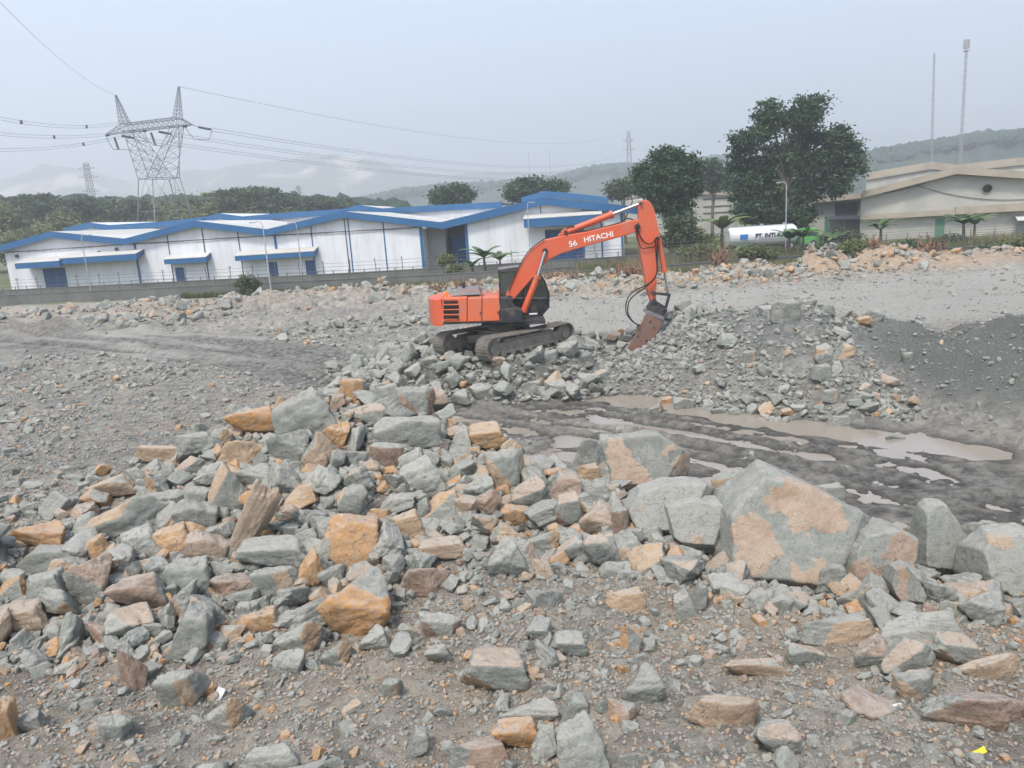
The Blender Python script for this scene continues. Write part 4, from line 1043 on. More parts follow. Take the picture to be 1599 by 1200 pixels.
# hydraulic breaker
br = MB(); br.prism([W(1372, 662, 27.8), W(1400, 655, 27.8), W(1458, 690, 27.8), W(1462, 712, 27.8), W(1440, 745, 27.8), (W(1352, 712, 27.8)), W(1352, 690, 27.8)], (0, .40, 0))
brk = br.build('hydraulic_breaker', 'machine_dark', ex, bevel=.02)
b = MB(); b.prism([W(1345, 705, 27.72), W(1448, 748, 27.72), W(1440, 768, 27.72), W(1338, 725, 27.72)], (0, .56, 0)); b.build('mounting_plate', 'grey_steel', brk, bevel=.01)
b = MB(); 
for dy in (27.74, 28.18): b.prism([W(1340, 728, dy), W(1436, 768, dy), W(1400, 850, dy), W(1330, 960, dy), W(1300, 968, dy), W(1235, 925, dy), W(1275, 860, dy)], (0, .07, 0))
b.prism([W(1352, 735, 27.8), W(1424, 766, 27.8), W(1320, 950, 27.8), W(1252, 918, 27.8)], (0, .40, 0))
b.build('breaker_housing', 'rusty_steel', brk, bevel=.015)
b = MB(); 
for (x, y) in ((1295, 855), (1365, 772), (1345, 880), (1310, 920), (1385, 805)): p = W(x, y, 27.70); b.tube([p, p + (0, .62, 0)], .035, 8)
b.build('bolt', 'machine_dark', brk)
b = MB(); b.tube([W(1287, 930, 28.0), W(1262, 985, 28.0), W(1250, 1010, 28.0)], [.075, .07, .05], 12); b.build('chisel', 'grey_steel', brk)
# hoses
def hose(pts_, Y0, Y1, r=.022, nm='hose'):
    n = len(pts_); P_ = [Vector(W(x, y, Y0 + (Y1 - Y0) * i / (n - 1))) for i, (x, y) in enumerate(pts_)]
    out = []
    for i in range(n - 1):
        p0, p1, p2, p3 = P_[max(i - 1, 0)], P_[i], P_[i + 1], P_[min(i + 2, n - 1)]
        for k in range(6):
            t = k / 6; out.append(.5 * ((2 * p1) + (p2 - p0) * t + (2 * p0 - 5 * p1 + 4 * p2 - p3) * t * t + (3 * p1 - p0 - 3 * p2 + p3) * t ** 3))
    out.append(P_[-1]); b = MB(); b.tube(out, r, 7); return b.build(nm, 'rubber_hose', ex)
hose([(1392, 300), (1398, 400), (1400, 500), (1350, 560), (1270, 600), (1232, 650), (1228, 720), (1262, 770), (1305, 795)], 27.7, 27.65)
hose([(1405, 300), (1403, 420), (1396, 515), (1340, 575), (1270, 625), (1240, 670), (1240, 730), (1270, 775), (1312, 800)], 27.68, 27.6)
hose([(1285, 200), (1240, 188), (1215, 195), (1192, 214)], 27.9, 27.9)
hose([(1290, 226), (1300, 270), (1330, 320), (1370, 330), (1405, 292)], 27.74, 27.74)
hose([(1300, 210), (1288, 250), (1312, 350), (1360, 352), (1400, 345)], 27.72, 27.74, .016)
hose([(880, 262), (900, 238), (935, 232)], 27.9, 27.9); hose([(780, 300), (790, 268), (825, 256), (862, 268)], 27.9, 27.9)
hose([(560, 600), (612, 480), (655, 400), (700, 348), (765, 303)], 27.74, 27.74, .018)
hose([(1190, 212), (1100, 236), (1000, 258), (900, 276)], 27.85, 27.85, .025)
# lettering on the boom and door
p0 = W(893, 333, YB - .008); p1 = W(1168, 275, YB - .008)
ang = math.atan2(p1[2] - p0[2], p1[0] - p0[0])
def lay(px_, py_, a): return Matrix.Translation(Vector(W(px_, py_, YB - .008))) @ Matrix.Rotation(-a, 4, 'Y') @ Matrix.Rotation(rad(90), 4, 'X')
text_mesh('lettering', '56', .275, 'decal_white', boom, lay(925, 331, ang), bold=.003, sx=1.15)
text_mesh('lettering', 'HITACHI', .262, 'decal_white', boom, lay(1071, 293, ang), bold=.005, sx=1.06)
text_mesh('lettering', 'ZAXIS 200', .10, 'decal_dark', pd1, Matrix.Translation(Vector(W(240, 765, YN - .006))) @ Matrix.Rotation(rad(90), 4, 'X'), bold=.001, sx=1.25)
b = MB(); p = W(768, 372, YB - .08)
# white lever plate at the cab foot
b = MB(); b.box(W(700, 728, 27.6), (.30, .02, .05)); b.build('nameplate', 'decal_white', ex)
# ================================================================== WAREHOUSES, WALLS
class Facade:
    """an upright plane through two ground points; f(px,py) -> point on it, f.in_ pushes back"""
    def __init__(s, A, B): s.A = np.array(A[:2]); d = np.array(B[:2]) - s.A; s.L = np.hypot(*d); s.u = d / s.L; s.n = np.array([-s.u[1], s.u[0]])   # n points away from camera
    def uv(s, px, py, off=0):
        d = ray(px, py); A = s.A + s.n * off
        t = np.dot(A, s.n) / np.dot(d[:2], s.n); p = CAM + d * t; return float(np.dot(p[:2] - s.A, s.u)), float(p[2])
    def P(s, u, z, off=0): q = s.A + s.u * u + s.n * off; return np.array([q[0], q[1], z])
def gpt(px, py, z=0): return _g(px, py, z)
fa = Facade(gpt(0, 462), gpt(980, 404))
def z2(x, y): return x / 2.855, 290 + y / 2.855
def z3(x, y): return 480 + x / 3.017, 280 + y / 3.017
def z4(x, y): return 960 + x / 2.502, 130 + y / 2.502
def slab(f, prof, off0, off1, thick, mat, name, parent, O):
    """roof sheet along the zigzag profile"""
    b = MB(O)
    for (u0, a0), (u1, a1) in zip(prof[:-1], prof[1:]):
        b.add([f.P(u0, a0, off0), f.P(u1, a1, off0), f.P(u1, a1, off1), f.P(u0, a0, off1), f.P(u0, a0 - thick, off0), f.P(u1, a1 - thick, off0), f.P(u1, a1 - thick, off1), f.P(u0, a0 - thick, off1)],
              [(0, 1, 2, 3), (7, 6, 5, 4), (0, 4, 5, 1), (1, 5, 6, 2), (2, 6, 7, 3), (3, 7, 4, 0)])
    return b.build(name, mat, parent)
def fascia(f, prof, off, h, mat, name, parent, O, th=.12):
    b = MB(O)
    for (u0, a0), (u1, a1) in zip(prof[:-1], prof[1:]):
        b.prism([f.P(u0, a0 + .03, off), f.P(u1, a1 + .03, off), f.P(u1, a1 - h, off), f.P(u0, a0 - h, off)], tuple(np.append(f.n * th, 0)))
    return b.build(name, mat, parent)
def wall_prof(f, prof, off, mat, name, parent, O, drop=.3, th=.25, z0=-.3, openings=()):
    b = MB(O); us = sorted(set([p[0] for p in prof] + [o for op in openings for o in op[:2]]))
    top = lambda u: float(np.interp(u, [p[0] for p in prof], [p[1] for p in prof])) - drop
    for u0, u1 in zip(us[:-1], us[1:]):
        m_ = (u0 + u1) / 2; lo = z0
        for (a, c_, zt2) in openings:
            if a <= m_ <= c_: lo = zt2
        if lo >= 90: continue
        b.prism([f.P(u0, lo, off), f.P(u1, lo, off), f.P(u1, top(u1), off), f.P(u0, top(u0), off)], tuple(np.append(f.n * th, 0)))
    return b.build(name, mat, parent)
def fbox(f, u0, u1, z0_, z1, off, th, mat, name, parent, O, bevel=0):
    b = MB(O); b.prism([f.P(u0, z0_, off), f.P(u1, z0_, off), f.P(u1, z1, off), f.P(u0, z1, off)], tuple(np.append(f.n * th, 0))); return b.build(name, mat, parent, bevel=bevel)
DEP = 26.0
profL = [fa.uv(*p) for p in [(-60, 394), (0, 385.5), (84, 361.8), (199.6, 373), (308, 345), (420, 358.5), (538, 330.5), (690, 347.5)]]
profR = [fa.uv(*p) for p in [(690, 347.5), (848, 309), (1004, 324.5)]]
u_rec0 = fa.uv(663, 400)[0]; u_rec1 = fa.uv(729, 400)[0]; uend = fa.uv(975, 400)[0]
bl = empty('warehouse', tuple(fa.P(0, 0))); O = fa.P(0, 0)
tag(bl, 'long white warehouse with a blue zigzag roof edge and three gables, left', 'warehouse')
pw = [p for p in profL]; pw[-1] = (u_rec0, float(np.interp(u_rec0, [p[0] for p in profL], [p[1] for p in profL])))
wl = wall_prof(fa, [(fa.uv(8, 400)[0], profL[1][1] + .3)] + pw[2:], 0, 'white_wall', 'wall', bl, O)
fascia(fa, profL, -.9, .85, 'blue_fascia', 'fascia', bl, O)
slab(fa, profL, -.77, DEP, .12, 'roof_sheet', 'roof', bl, O)
# side and back walls
for uu in (fa.uv(8, 400)[0], u_rec0):
    b = MB(O); b.prism([fa.P(uu, -.3, .26), fa.P(uu, 5.6, .26), fa.P(uu, 5.6, DEP - 1), fa.P(uu, -.3, DEP - 1)], tuple(np.append(fa.u * (.2 if uu < 0 else -.2), 0))); b.build('wall', 'white_wall', bl)
brn = empty('warehouse', tuple(fa.P(u_rec1, 0))); OR = fa.P(u_rec1, 0)
tag(brn, 'white warehouse with the tallest blue-edged gable, behind the excavator boom', 'warehouse')
pr_ = [(u_rec1, float(np.interp(u_rec1, [p[0] for p in profR], [p[1] for p in profR])))] + [profR[1]] + [(uend, float(np.interp(uend, [p[0] for p in profR], [p[1] for p in profR])))]
ud0, zd0 = fa.uv(*z3(1118, 240)); ud1, _ = fa.uv(*z3(1298, 240))
wall_prof(fa, pr_, 0, 'white_wall', 'wall', brn, OR, openings=[(ud0, ud1, zd0)])
fascia(fa, profR, -.9, .95, 'blue_fascia', 'fascia', brn, OR)
slab(fa, profR, -.77, DEP, .12, 'roof_white', 'roof', brn, OR)
for uu, s_ in ((u_rec1, 1), (uend, -1)):
    b = MB(OR); b.prism([fa.P(uu, -.3, .26), fa.P(uu, 5.8, .26), fa.P(uu, 5.8, DEP - 1), fa.P(uu, -.3, DEP - 1)], tuple(np.append(fa.u * .2 * s_, 0))); b.build('wall', 'white_wall', brn)
dr = fbox(fa, ud0, ud1, -.2, zd0, .1, .1, 'blue_door', 'gate', brn, OR)
for k in range(1, 6): fbox(fa, ud0 + (ud1 - ud0) * k / 6 - .03, ud0 + (ud1 - ud0) * k / 6 + .03, -.2, zd0, .06, .04, 'blue_fascia', 'gate_rib', dr, OR)
# recess between the two: dark bay with blue shutters
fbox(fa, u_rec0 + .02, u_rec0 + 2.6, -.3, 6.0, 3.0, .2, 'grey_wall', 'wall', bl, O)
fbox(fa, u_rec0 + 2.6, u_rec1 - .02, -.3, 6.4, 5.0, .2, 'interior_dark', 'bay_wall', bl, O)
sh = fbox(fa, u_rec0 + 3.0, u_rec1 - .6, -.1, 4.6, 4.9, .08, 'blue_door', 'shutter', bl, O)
# blue and dark columns on the walls
for (x, y0, y1, thick, par, oo) in [(600, 262, 440, .32, bl, O), (745, 225, 425, .12, bl, O), (900, 195, 418, .14, bl, O), (1060, 210, 410, .12, bl, O), (1225, 225, 292, .34, bl, O), (1385, 185, 395, .14, bl, O), (1550, 150, 385, .16, bl, O)]:
    u, _z = fa.uv(*z2(x, y0)); tz = float(np.interp(u, [p[0] for p in profL], [p[1] for p in profL])) - .9
    fbox(fa, u - thick / 2, u + thick / 2, -.2 if x != 1225 else 3.2, tz, -.07, .068, 'blue_fascia' if thick > .3 or x > 1300 else 'dark_pipe', 'column', par, oo)
for (x, thick, par, oo, pf) in [(185, .12, bl, O, profL), (365, .16, bl, O, profL), (548, .42, bl, O, profL), (755, .34, brn, OR, profR), (1107, .14, brn, OR, profR), (1300, .14, brn, OR, profR), (1388, .22, brn, OR, profR), (1484, .30, brn, OR, profR)]:
    u, _z = fa.uv(*z3(x, 300)); tz = float(np.interp(u, [p[0] for p in pf], [p[1] for p in pf])) - .9
    z0_ = -.2 if x != 1107 else float(fa.uv(*z3(1107, 165))[1])
    if x == 548: u = u_rec0 - .23
    if x == 755: u = u_rec1 + .19
    if x == 1300: u = ud1 + .1
    fbox(fa, u - thick / 2, u + thick / 2, z0_, tz, -.07, .068, 'blue_fascia' if thick > .13 else 'dark_pipe', 'column', par, oo)
# thin horizontal pipe along the long wall
b = MB(O)
pp_ = [fa.uv(*z2(30, 298)), fa.uv(*z2(570, 262)), fa.uv(*z2(1000, 235)), fa.uv(*z2(1550, 204)), fa.uv(*z3(520, 228))]
b.tube([fa.P(u, z, -.2) for u, z in pp_], .06, 6)
for k in range(26):
    u = pp_[0][0] + (pp_[-1][0] - pp_[0][0]) * (k + .5) / 26; z = float(np.interp(u, [p[0] for p in pp_], [p[1] for p in pp_])); b.beam(fa.P(u, z - .22, -.2), fa.P(u, z, -.2), .05)
b.build('pipe', 'dark_pipe', bl)
for (x, y) in ((78, 315), (445, 300), (522, 285)):
    u, z = fa.uv(*z2(x, y)); fbox(fa, u - .2, u + .2, z - .2, z + .25, -.25, .245, 'dark_pipe', 'wall_lamp', bl, O)
# canopies
def canopy(c0, c1, yt0, yt1, h, dep, par, oo, zz, roofm='roof_sheet'):
    u0, za = fa.uv(*zz(c0, yt0), -dep); u1, zb_ = fa.uv(*zz(c1, yt1), -dep); z_ = (za + zb_) / 2
    b = MB(oo); b.prism([fa.P(u0, z_, -dep), fa.P(u1, z_, -dep), fa.P(u1, z_ - h, -dep), fa.P(u0, z_ - h, -dep)], tuple(np.append(fa.n * .12, 0)))
    for uu in (u0, u1 - .1): b.prism([fa.P(uu, z_, -dep + .12), fa.P(uu, z_ + .5, -.01), fa.P(uu, z_ - .05, -.01), fa.P(uu, z_ - h, -dep + .12)], tuple(np.append(fa.u * .1, 0)))
    cn = b.build('canopy', 'blue_fascia', par)
    b = MB(oo); b.prism([fa.P(u0 - .03, z_ + .02, -dep - .03), fa.P(u0 - .03, z_ + .55, -.02), fa.P(u0 - .03, z_ + .62, -.02), fa.P(u0 - .03, z_ + .09, -dep - .03)], tuple(np.append(fa.u * (u1 - u0 + .06), 0))); b.build('canopy_roof', roofm, cn)
canopy(65, 262, 350, 336, .75, 2.6, bl, O, z2); canopy(262, 605, 330, 302, .8, 2.2, bl, O, z2)
canopy(730, 918, 333, 318, .65, 1.6, bl, O, z2); canopy(1046, 1400, 318, 292, .65, 1.8, bl, O, z2)
canopy(1018, 1388, 188, 168, 1.1, 2.6, brn, OR, z3)
for (x0, x1, y0) in ((190, 290, 372), (780, 818, 367), (1197, 1235, 343), (1360, 1400, 335)):
    u0, zt2 = fa.uv(*z2(x0, y0)); u1, _ = fa.uv(*z2(x1, y0)); d_ = fbox(fa, u0, u1, -.2, zt2, -.06, .055, 'blue_door', 'door', bl, O)
    fbox(fa, u1 - .25, u1 - .15, .9, 1.1, -.1, .035, 'dark_pipe', 'handle', d_, O)
u0, zt2 = fa.uv(*z3(1305, 330));
# rear roofs with blue edges
REAR = [([(100, 357.5), (140, 348), (173, 352), (262, 346), (318, 339.5)], 'rear warehouse roof with a blue edge, leftmost of the back row', 0),
        ([(306, 343), (343, 333.5), (380, 338.5), (455, 332), (540, 326.5)], 'rear warehouse roof with a blue edge above the second front gable', .4),
        ([(525, 330), (560, 320.5), (598, 326), (690, 320.5), (784, 316)], 'long low rear warehouse roof with a blue edge above the dark bay', .8),
        ([(814, 309.5), (848, 299), (880, 301), (913, 304.5), (950, 309)], 'short rear warehouse roof with a blue edge poking above the tallest front gable', 1.2)]
for prof, lab, da in REAR:
    f2 = Facade(fa.P(0, 0, DEP + .6 + da), fa.P(50, 0, DEP + .6 + da)); pf = [f2.uv(*p) for p in prof]
    r_ = empty('rear_warehouse', tuple(f2.P(pf[1][0], 0))); O2 = f2.P(pf[1][0], 0); tag(r_, lab, 'warehouse', 'blue-edged warehouses of the back row')
    fascia(f2, pf, -.4, .95, 'blue_fascia', 'fascia', r_, O2); slab(f2, pf, -.27, 22, .12, 'roof_sheet' if da == .8 else 'roof_white', 'roof', r_, O2)
    wall_prof(f2, pf, 0, 'white_wall', 'wall', r_, O2, drop=.5)
    for uu in (pf[0][0] + .1, pf[-1][0] - .1):
        b = MB(O2); tz = float(np.interp(uu, [p[0] for p in pf], [p[1] for p in pf])) - .5; b.prism([f2.P(uu, -.3, .26), f2.P(uu, tz, .26), f2.P(uu, tz, 21.5), f2.P(uu, -.3, 21.5)], tuple(np.append(f2.u * .15, 0))); b.build('wall', 'white_wall', r_)

# --- beige warehouse, right
fb = Facade(gpt(1342, 378), gpt(1600, 367)); ob = fb.P(0, 0)
bb = empty('warehouse', tuple(ob)); tag(bb, 'weathered beige warehouse with a broad tan roof edge at the right', 'warehouse')
prb = [fb.uv(*z4(x, y)) for x, y in ((882, 424), (968, 424), (1332, 330), (1640, 350), (1900, 392))]
pwb = [(0, float(np.interp(0, [p[0] for p in prb], [p[1] for p in prb])))] + [p for p in prb[2:]]
wall_prof(fb, pwb, 0, 'beige_wall', 'wall', bb, ob)
fascia(fb, prb[1:], -1.2, .85, 'beige_trim', 'fascia', bb, ob, .15); slab(fb, prb[1:], -1.0, 30, .15, 'roof_sheet', 'roof', bb, ob)
u0, zl = fb.uv(*z4(958, 517), -.5); u1, zl2 = fb.uv(*z4(1330, 495), -.5)
b = MB(ob); b.prism([fb.P(0, zl, -.9), fb.P(u1, zl2 + .1, -.9), fb.P(u1, zl2 - .65, -.9), fb.P(0, zl - .65, -.9)], tuple(np.append(fb.n * .88, 0)))
b.prism([fb.P(u1 + .01, zl2 + .35, -1.1), fb.P(45, zl2 + .5, -1.1), fb.P(45, zl2 - .6, -1.1), fb.P(u1 + .01, zl2 - .6, -1.1)], tuple(np.append(fb.n * 1.08, 0)))
b.build('ledge', 'beige_trim', bb)
uv_, zv = fb.uv(*z4(1455, 413)); b = MB(ob); b.tube([fb.P(uv_, zv, -.12), fb.P(uv_, zv, -.01)], .52, 20); vt = b.build('vent', 'vent_black', bb)
b = MB(ob); b.tube([fb.P(uv_ + .6 * math.cos(a), zv + .6 * math.sin(a), -.1) for a in np.linspace(0, 2 * math.pi, 21)], .06, 6, False); b.build('vent_rim', 'beige_trim', vt)
for (x0, x1, y0) in ((1253, 1290, 530),):
    u0, zt2 = fb.uv(*z4(x0, y0)); u1, _ = fb.uv(*z4(x1, y0)); d_ = fbox(fb, u0, u1, -.2, zt2, -.06, .055, 'green_door', 'door', bb, ob)
u0, zt2 = fb.uv(*z4(1575, 540)); fbox(fb, u0, u0 + 3.2, -.2, zt2, -.06, .055, 'grey_wall', 'door', bb, ob)
b = MB(ob); b.prism([fb.P(u0 - .4, zt2 + .1, -2.2), fb.P(u0 + 4.5, zt2 + .1, -2.2), fb.P(u0 + 4.5, zt2 + .6, -.01), fb.P(u0 - .4, zt2 + .6, -.01)], (0, 0, .15)); b.build('canopy', 'roof_sheet', bb)
# slack black cables across the gable
for (pa, pb_, sg) in (((1165, 395), (1600, 455), 1.2), ((1050, 430), (1340, 330), .9)):
    a = fb.uv(*z4(*pa)); c_ = fb.uv(*z4(*pb_)); b = MB(ob)
    b.tube([fb.P(a[0] + (c_[0] - a[0]) * k / 10, a[1] + (c_[1] - a[1]) * k / 10 - sg * 4 * k / 10 * (1 - k / 10) * .6, -.1) for k in range(11)], .04, 5); b.build('wall_cable', 'dark_pipe', bb)
# its set-back left flank
fs = Facade(fb.P(-16, 0, 9), fb.P(0, 0, 9)); 
b = MB(ob); b.prism([fb.P(-.02, -.3, .26), fb.P(-.02, 6.0, .26), fb.P(-.02, 6.0, 29), fb.P(-.02, -.3, 29)], tuple(np.append(fb.u * .2, 0))); b.build('wall', 'beige_wall', bb)
ua = fb.uv(*z4(768, 500), 9)[0]
pfl = [(ua, 6.2), (-.04, 6.9)]
fbox(fb, ua, -.04, -.3, 6.0, 9, .25, 'beige_wall', 'wall', bb, ob)
b = MB(ob); b.prism([fb.P(ua - 1.2, 6.3, 7.6), fb.P(prb[1][0], prb[1][1] - .1, 7.6), fb.P(prb[1][0], prb[1][1] - .9, 7.6), fb.P(ua - 1.2, 5.6, 7.6)], tuple(np.append(fb.n * .15, 0))); b.build('fascia', 'beige_trim', bb)
b = MB(ob); b.prism([fb.P(ua - 1.2, 6.3, 7.76), fb.P(prb[1][0], prb[1][1] - .1, 7.76), fb.P(prb[1][0], prb[1][1] - .25, 7.76), fb.P(ua - 1.2, 6.15, 7.76)], tuple(np.append(fb.n * 21, 0))); b.build('roof', 'roof_sheet', bb)
ww = fbox(fb, ua + .55 * -ua * .9, -.5 , 3.4, 5.4, 8.9, .09, 'interior_dark', 'window', bb, ob)
b = MB(ob)
for k in range(4): u_ = ua * .5 + (-.5 - ua * .5) * k / 3; b.beam(fb.P(u_, 3.3, 8.85), fb.P(u_, 5.5, 8.85), .1)
b.build('window_frame', 'dark_pipe', ww)
b = MB(ob); b.prism([fb.P(ua * .62, 3.0, 4.5), fb.P(-.05, 2.9, 4.5), fb.P(-.05, 3.35, 8.8), fb.P(ua * .62, 3.45, 8.8)], (0, 0, .12)); b.build('canopy', 'dark_pipe', bb)
for uu in (ua * .6, ua * .3): b = MB(ob); b.tube([fb.P(uu, -.2, 4.7), fb.P(uu, 3.0, 4.7)], .07, 8); b.build('post', 'galvanised', bb)
fbox(fb, ua * .72, ua * .62, -.2, 3.4, 8.9, .09, 'green_door', 'door', bb, ob)
# roofs behind it
for pts_, off, lab in (([(984, 352), (1240, 308), (1345, 322)], 34, 'beige warehouse roof just behind the big weathered one, left of its ridge'),
                       ([(1335, 320), (1620, 288), (1760, 300)], 36, 'pale warehouse roof with a tan edge at the far right behind the weathered one')):
    f2 = Facade(fb.P(0, 0, off), fb.P(40, 0, off)); pf = [f2.uv(*z4(*p)) for p in pts_]; O2 = f2.P(pf[0][0], 0)
    r_ = empty('rear_warehouse', tuple(O2)); tag(r_, lab, 'warehouse', 'beige warehouses of the back row')
    fascia(f2, pf, -.4, 1.2, 'beige_trim', 'fascia', r_, O2); slab(f2, pf, -.27, 26, .12, 'roof_sheet', 'roof', r_, O2); wall_prof(f2, pf, 0, 'beige_wall', 'wall', r_, O2, drop=.5)
# beige warehouse between the trees
fm = Facade(gpt(1060, 372), gpt(1146, 366)); om = fm.P(0, 0); mw = empty('warehouse', tuple(om)); tag(mw, 'small cream warehouse end wall between the two big trees', 'warehouse')
pfm = [fm.uv(*z4(x, y)) for x, y in ((150, 450), (320, 420), (440, 425), (468, 432))]
wall_prof(fm, pfm, 0, 'beige_wall', 'wall', mw, om); fascia(fm, pfm, -.6, .8, 'beige_trim', 'fascia', mw, om); slab(fm, pfm, -.47, 20, .12, 'roof_sheet', 'roof', mw, om)
for (x, y) in ((350, 455), (350, 485), (350, 510)):
    u0, z_ = fm.uv(*z4(345, y)); u1, _ = fm.uv(*z4(458, y)); fbox(fm, u0, u1, z_ - .12, z_ + .12, -.1, .09, 'dark_pipe', 'rail', mw, om)
u0, z_ = fm.uv(*z4(395, 450))
# little cream roof right of the tallest gable (behind the boom tip)
ft = Facade(gpt(960, 372), gpt(1020, 369)); ot = ft.P(0, 0); tw = empty('shed', tuple(ot)); tag(tw, 'cream-roofed shed just behind the upper end of the excavator arm', 'shed')
pft = [ft.uv(*p) for p in ((972, 309), (1008, 303), (1018, 306))]
wall_prof(ft, pft, 0, 'beige_wall', 'wall', tw, ot); fascia(ft, pft, -.3, .5, 'beige_trim', 'fascia', tw, ot); slab(ft, pft, -.17, 12, .1, 'roof_sheet', 'roof', tw, ot)

# --- boundary walls with posts
def wall_line(name, label, gp, h, th, post_h, step, base_z=0, rails=(), ytop=False, mat='concrete', pstep_max=70):
    gp = [np.array([p[0], p[1]]) for p in gp]; O_ = np.array([gp[0][0], gp[0][1], 0]); e = empty(name, tuple(O_)); tag(e, label, 'wall' if 'wall' in name else 'fence')
    b = MB(O_); seg = [np.hypot(*(gp[i + 1] - gp[i])) for i in range(len(gp) - 1)]; tot = sum(seg)
    for i in range(len(gp) - 1):
        a, c_ = gp[i], gp[i + 1]; d_ = (c_ - a) / seg[i]; n_ = np.array([-d_[1], d_[0]])
        m_ = (a + c_) / 2; b.box((m_[0], m_[1], base_z + h / 2 - .25), (seg[i] + .05, th, h + .5), (0, 0, math.atan2(d_[1], d_[0])))
        b.box((m_[0], m_[1], base_z + h + .05), (seg[i] + .05, th + .1, .10), (0, 0, math.atan2(d_[1], d_[0])))
    b.build('wall_panel', mat, e)
    def at_s(s_):
        for i, L_ in enumerate(seg):
            if s_ <= L_ or i == len(seg) - 1: return gp[i] + (gp[i + 1] - gp[i]) * min(1, s_ / L_)
            s_ -= L_
    n = int(tot / step); me0 = None
    for k in range(n + 1):
        q = at_s(k * step)
        if me0 is None:
            b = MB(); b.tube([(0, 0, h), (0, 0, h + post_h)], .045, 6)
            if ytop: b.beam((0, 0, h + post_h), (0, -.28, h + post_h + .3), .05); b.beam((0, 0, h + post_h), (0, .28, h + post_h + .3), .05)
            o_ = b.build('post', 'fence_wire', e); me0 = o_.data
        else: o_ = bpy.data.objects.new('post', me0); COL.objects.link(o_); o_.parent = e
        o_.location = (q[0] - O_[0], q[1] - O_[1], base_z + random.uniform(-.03, .03)); o_.rotation_euler = (random.uniform(-.05, .05), random.uniform(-.05, .05), 0)
    b = MB(O_); wob = [random.uniform(-.05, .05) for _ in range(n + 2)]
    for rz_ in rails:
        P_ = [tuple(at_s(k * step)) + (base_z + h + rz_ + wob[k],) for k in range(n + 1)]
        b.tube(P_, .016, 4, False)
    b.build('wire', 'fence_wire', e)
    return e
nearL = [gpt(-60, 482), gpt(0, 478), gpt(300, 464.5), gpt(520, 455), gpt(700, 447), gpt(900, 436)]
wall_line('boundary_wall', 'low grey concrete wall topped with thin wire posts, in front of the white warehouses', nearL, 1.15, .2, 1.0, 1.75, rails=(.3, .6, .9))
farL = [gpt(-60, 470.5), gpt(0, 467.5), gpt(300, 453.5), gpt(520, 443.5), gpt(700, 433.5), gpt(980, 416), gpt(1140, 408)]
wall_line('perimeter_wall', 'dark concrete wall with Y-topped barbed posts behind the low grey wall', farL, 1.1, .2, 1.3, 3.2, rails=(.45, .9, 1.3), ytop=True)
right = [gpt(900, 436) + np.array([.3, 0, 0]), gpt(1000, 430), gpt(1150, 418), gpt(1300, 408.5), gpt(1450, 401), gpt(1640, 392)]
wall_line('wire_fence', 'rusty wire mesh fence on a low kerb in front of the tanker and beige warehouse', right, .7, .2, 1.7, 1.9, rails=(.15, .35, .55, .75, .95, 1.15, 1.35, 1.6, 1.85))

# --- tanker truck
tp = at(1136, 393, 101.0); tz0 = -.0
tk = empty('tanker_truck', (tp[0], 101.0, 0)); tag(tk, 'white tanker truck with a green cab parked below the big dark tree', 'truck'); OT = np.array([tp[0], 101.0, 0])
Lx = float(at(1242, 390, 101)[0] - tp[0]); zc_ = float(at(1190, 368, 101)[2]); rt = 1.25
b = MB(); ring = []
b.tube([(0.05, 0, zc_), (.35, 0, zc_), (Lx - .4, 0, zc_), (Lx - .1, 0, zc_)], [rt * .8, rt, rt, rt * .8], 28); tkb = b.build('tank', 'tank_white', tk)
b = MB(); b.box((Lx / 2, 0, zc_ - rt - .15), (Lx + .3, .9, .28)); b.build('chassis', 'machine_dark', tk)
b = MB(); b.box((Lx / 2, -.02, zc_ + rt + .02), (Lx * .9, .5, .08)); b.build('walkway', 'galvanised', tkb)
for k in range(3): b = MB(); x_ = Lx * (k + .5) / 3; b.tube([(x_, 0, zc_ + rt), (x_, 0, zc_ + rt + .25)], .25, 12); b.build('hatch', 'galvanised', tkb)
zw = max(.5, zc_ - rt - .45)
for x_ in (1.0, 2.1, 3.2, Lx - 1.0, Lx + 1.9):
    for y_ in (-1.05, 1.05): b = MB(); b.tube([(x_, y_ - .15, zw), (x_, y_ + .15, zw)], .5, 18); wh = b.build('wheel', 'tyre', tk); b = MB(); b.tube([(x_, y_ - .17, zw), (x_, y_ + .17, zw)], .24, 12); b.build('rim', 'galvanised', wh)
b = MB(); b.prism([(Lx + .3, -1.1, zw), (Lx + 2.7, -1.1, zw), (Lx + 2.75, -1.1, zw + 1.0), (Lx + 2.5, -1.1, zw + 2.0), (Lx + .3, -1.1, zw + 2.1)], (0, 2.2, 0)); cb = b.build('cab', 'truck_green', tk, bevel=.05)
b = MB(); b.prism([(Lx + 1.2, -1.12, zw + 1.05), (Lx + 2.55, -1.12, zw + 1.05), (Lx + 2.38, -1.12, zw + 1.8), (Lx + 1.2, -1.12, zw + 1.8)], (0, .02, 0)); b.build('window', 'cab_glass', cb)
b = MB(); b.prism([(1.3, -rt - .02, zc_ - .32), (2.3, -rt - .02, zc_ - .32), (2.3, -rt - .02, zc_ + .32), (1.3, -rt - .02, zc_ + .32)], (0, .1, 0)); b.build('logo', 'logo_blue', tkb)
text_mesh('lettering', 'PT. INTI KALSIUM', .82, 'vent_black', tkb, Matrix.Translation((6.2, -rt - .03, zc_)) @ Matrix.Rotation(rad(90), 4, 'X'), extrude=.05, bold=.01, sx=.92)

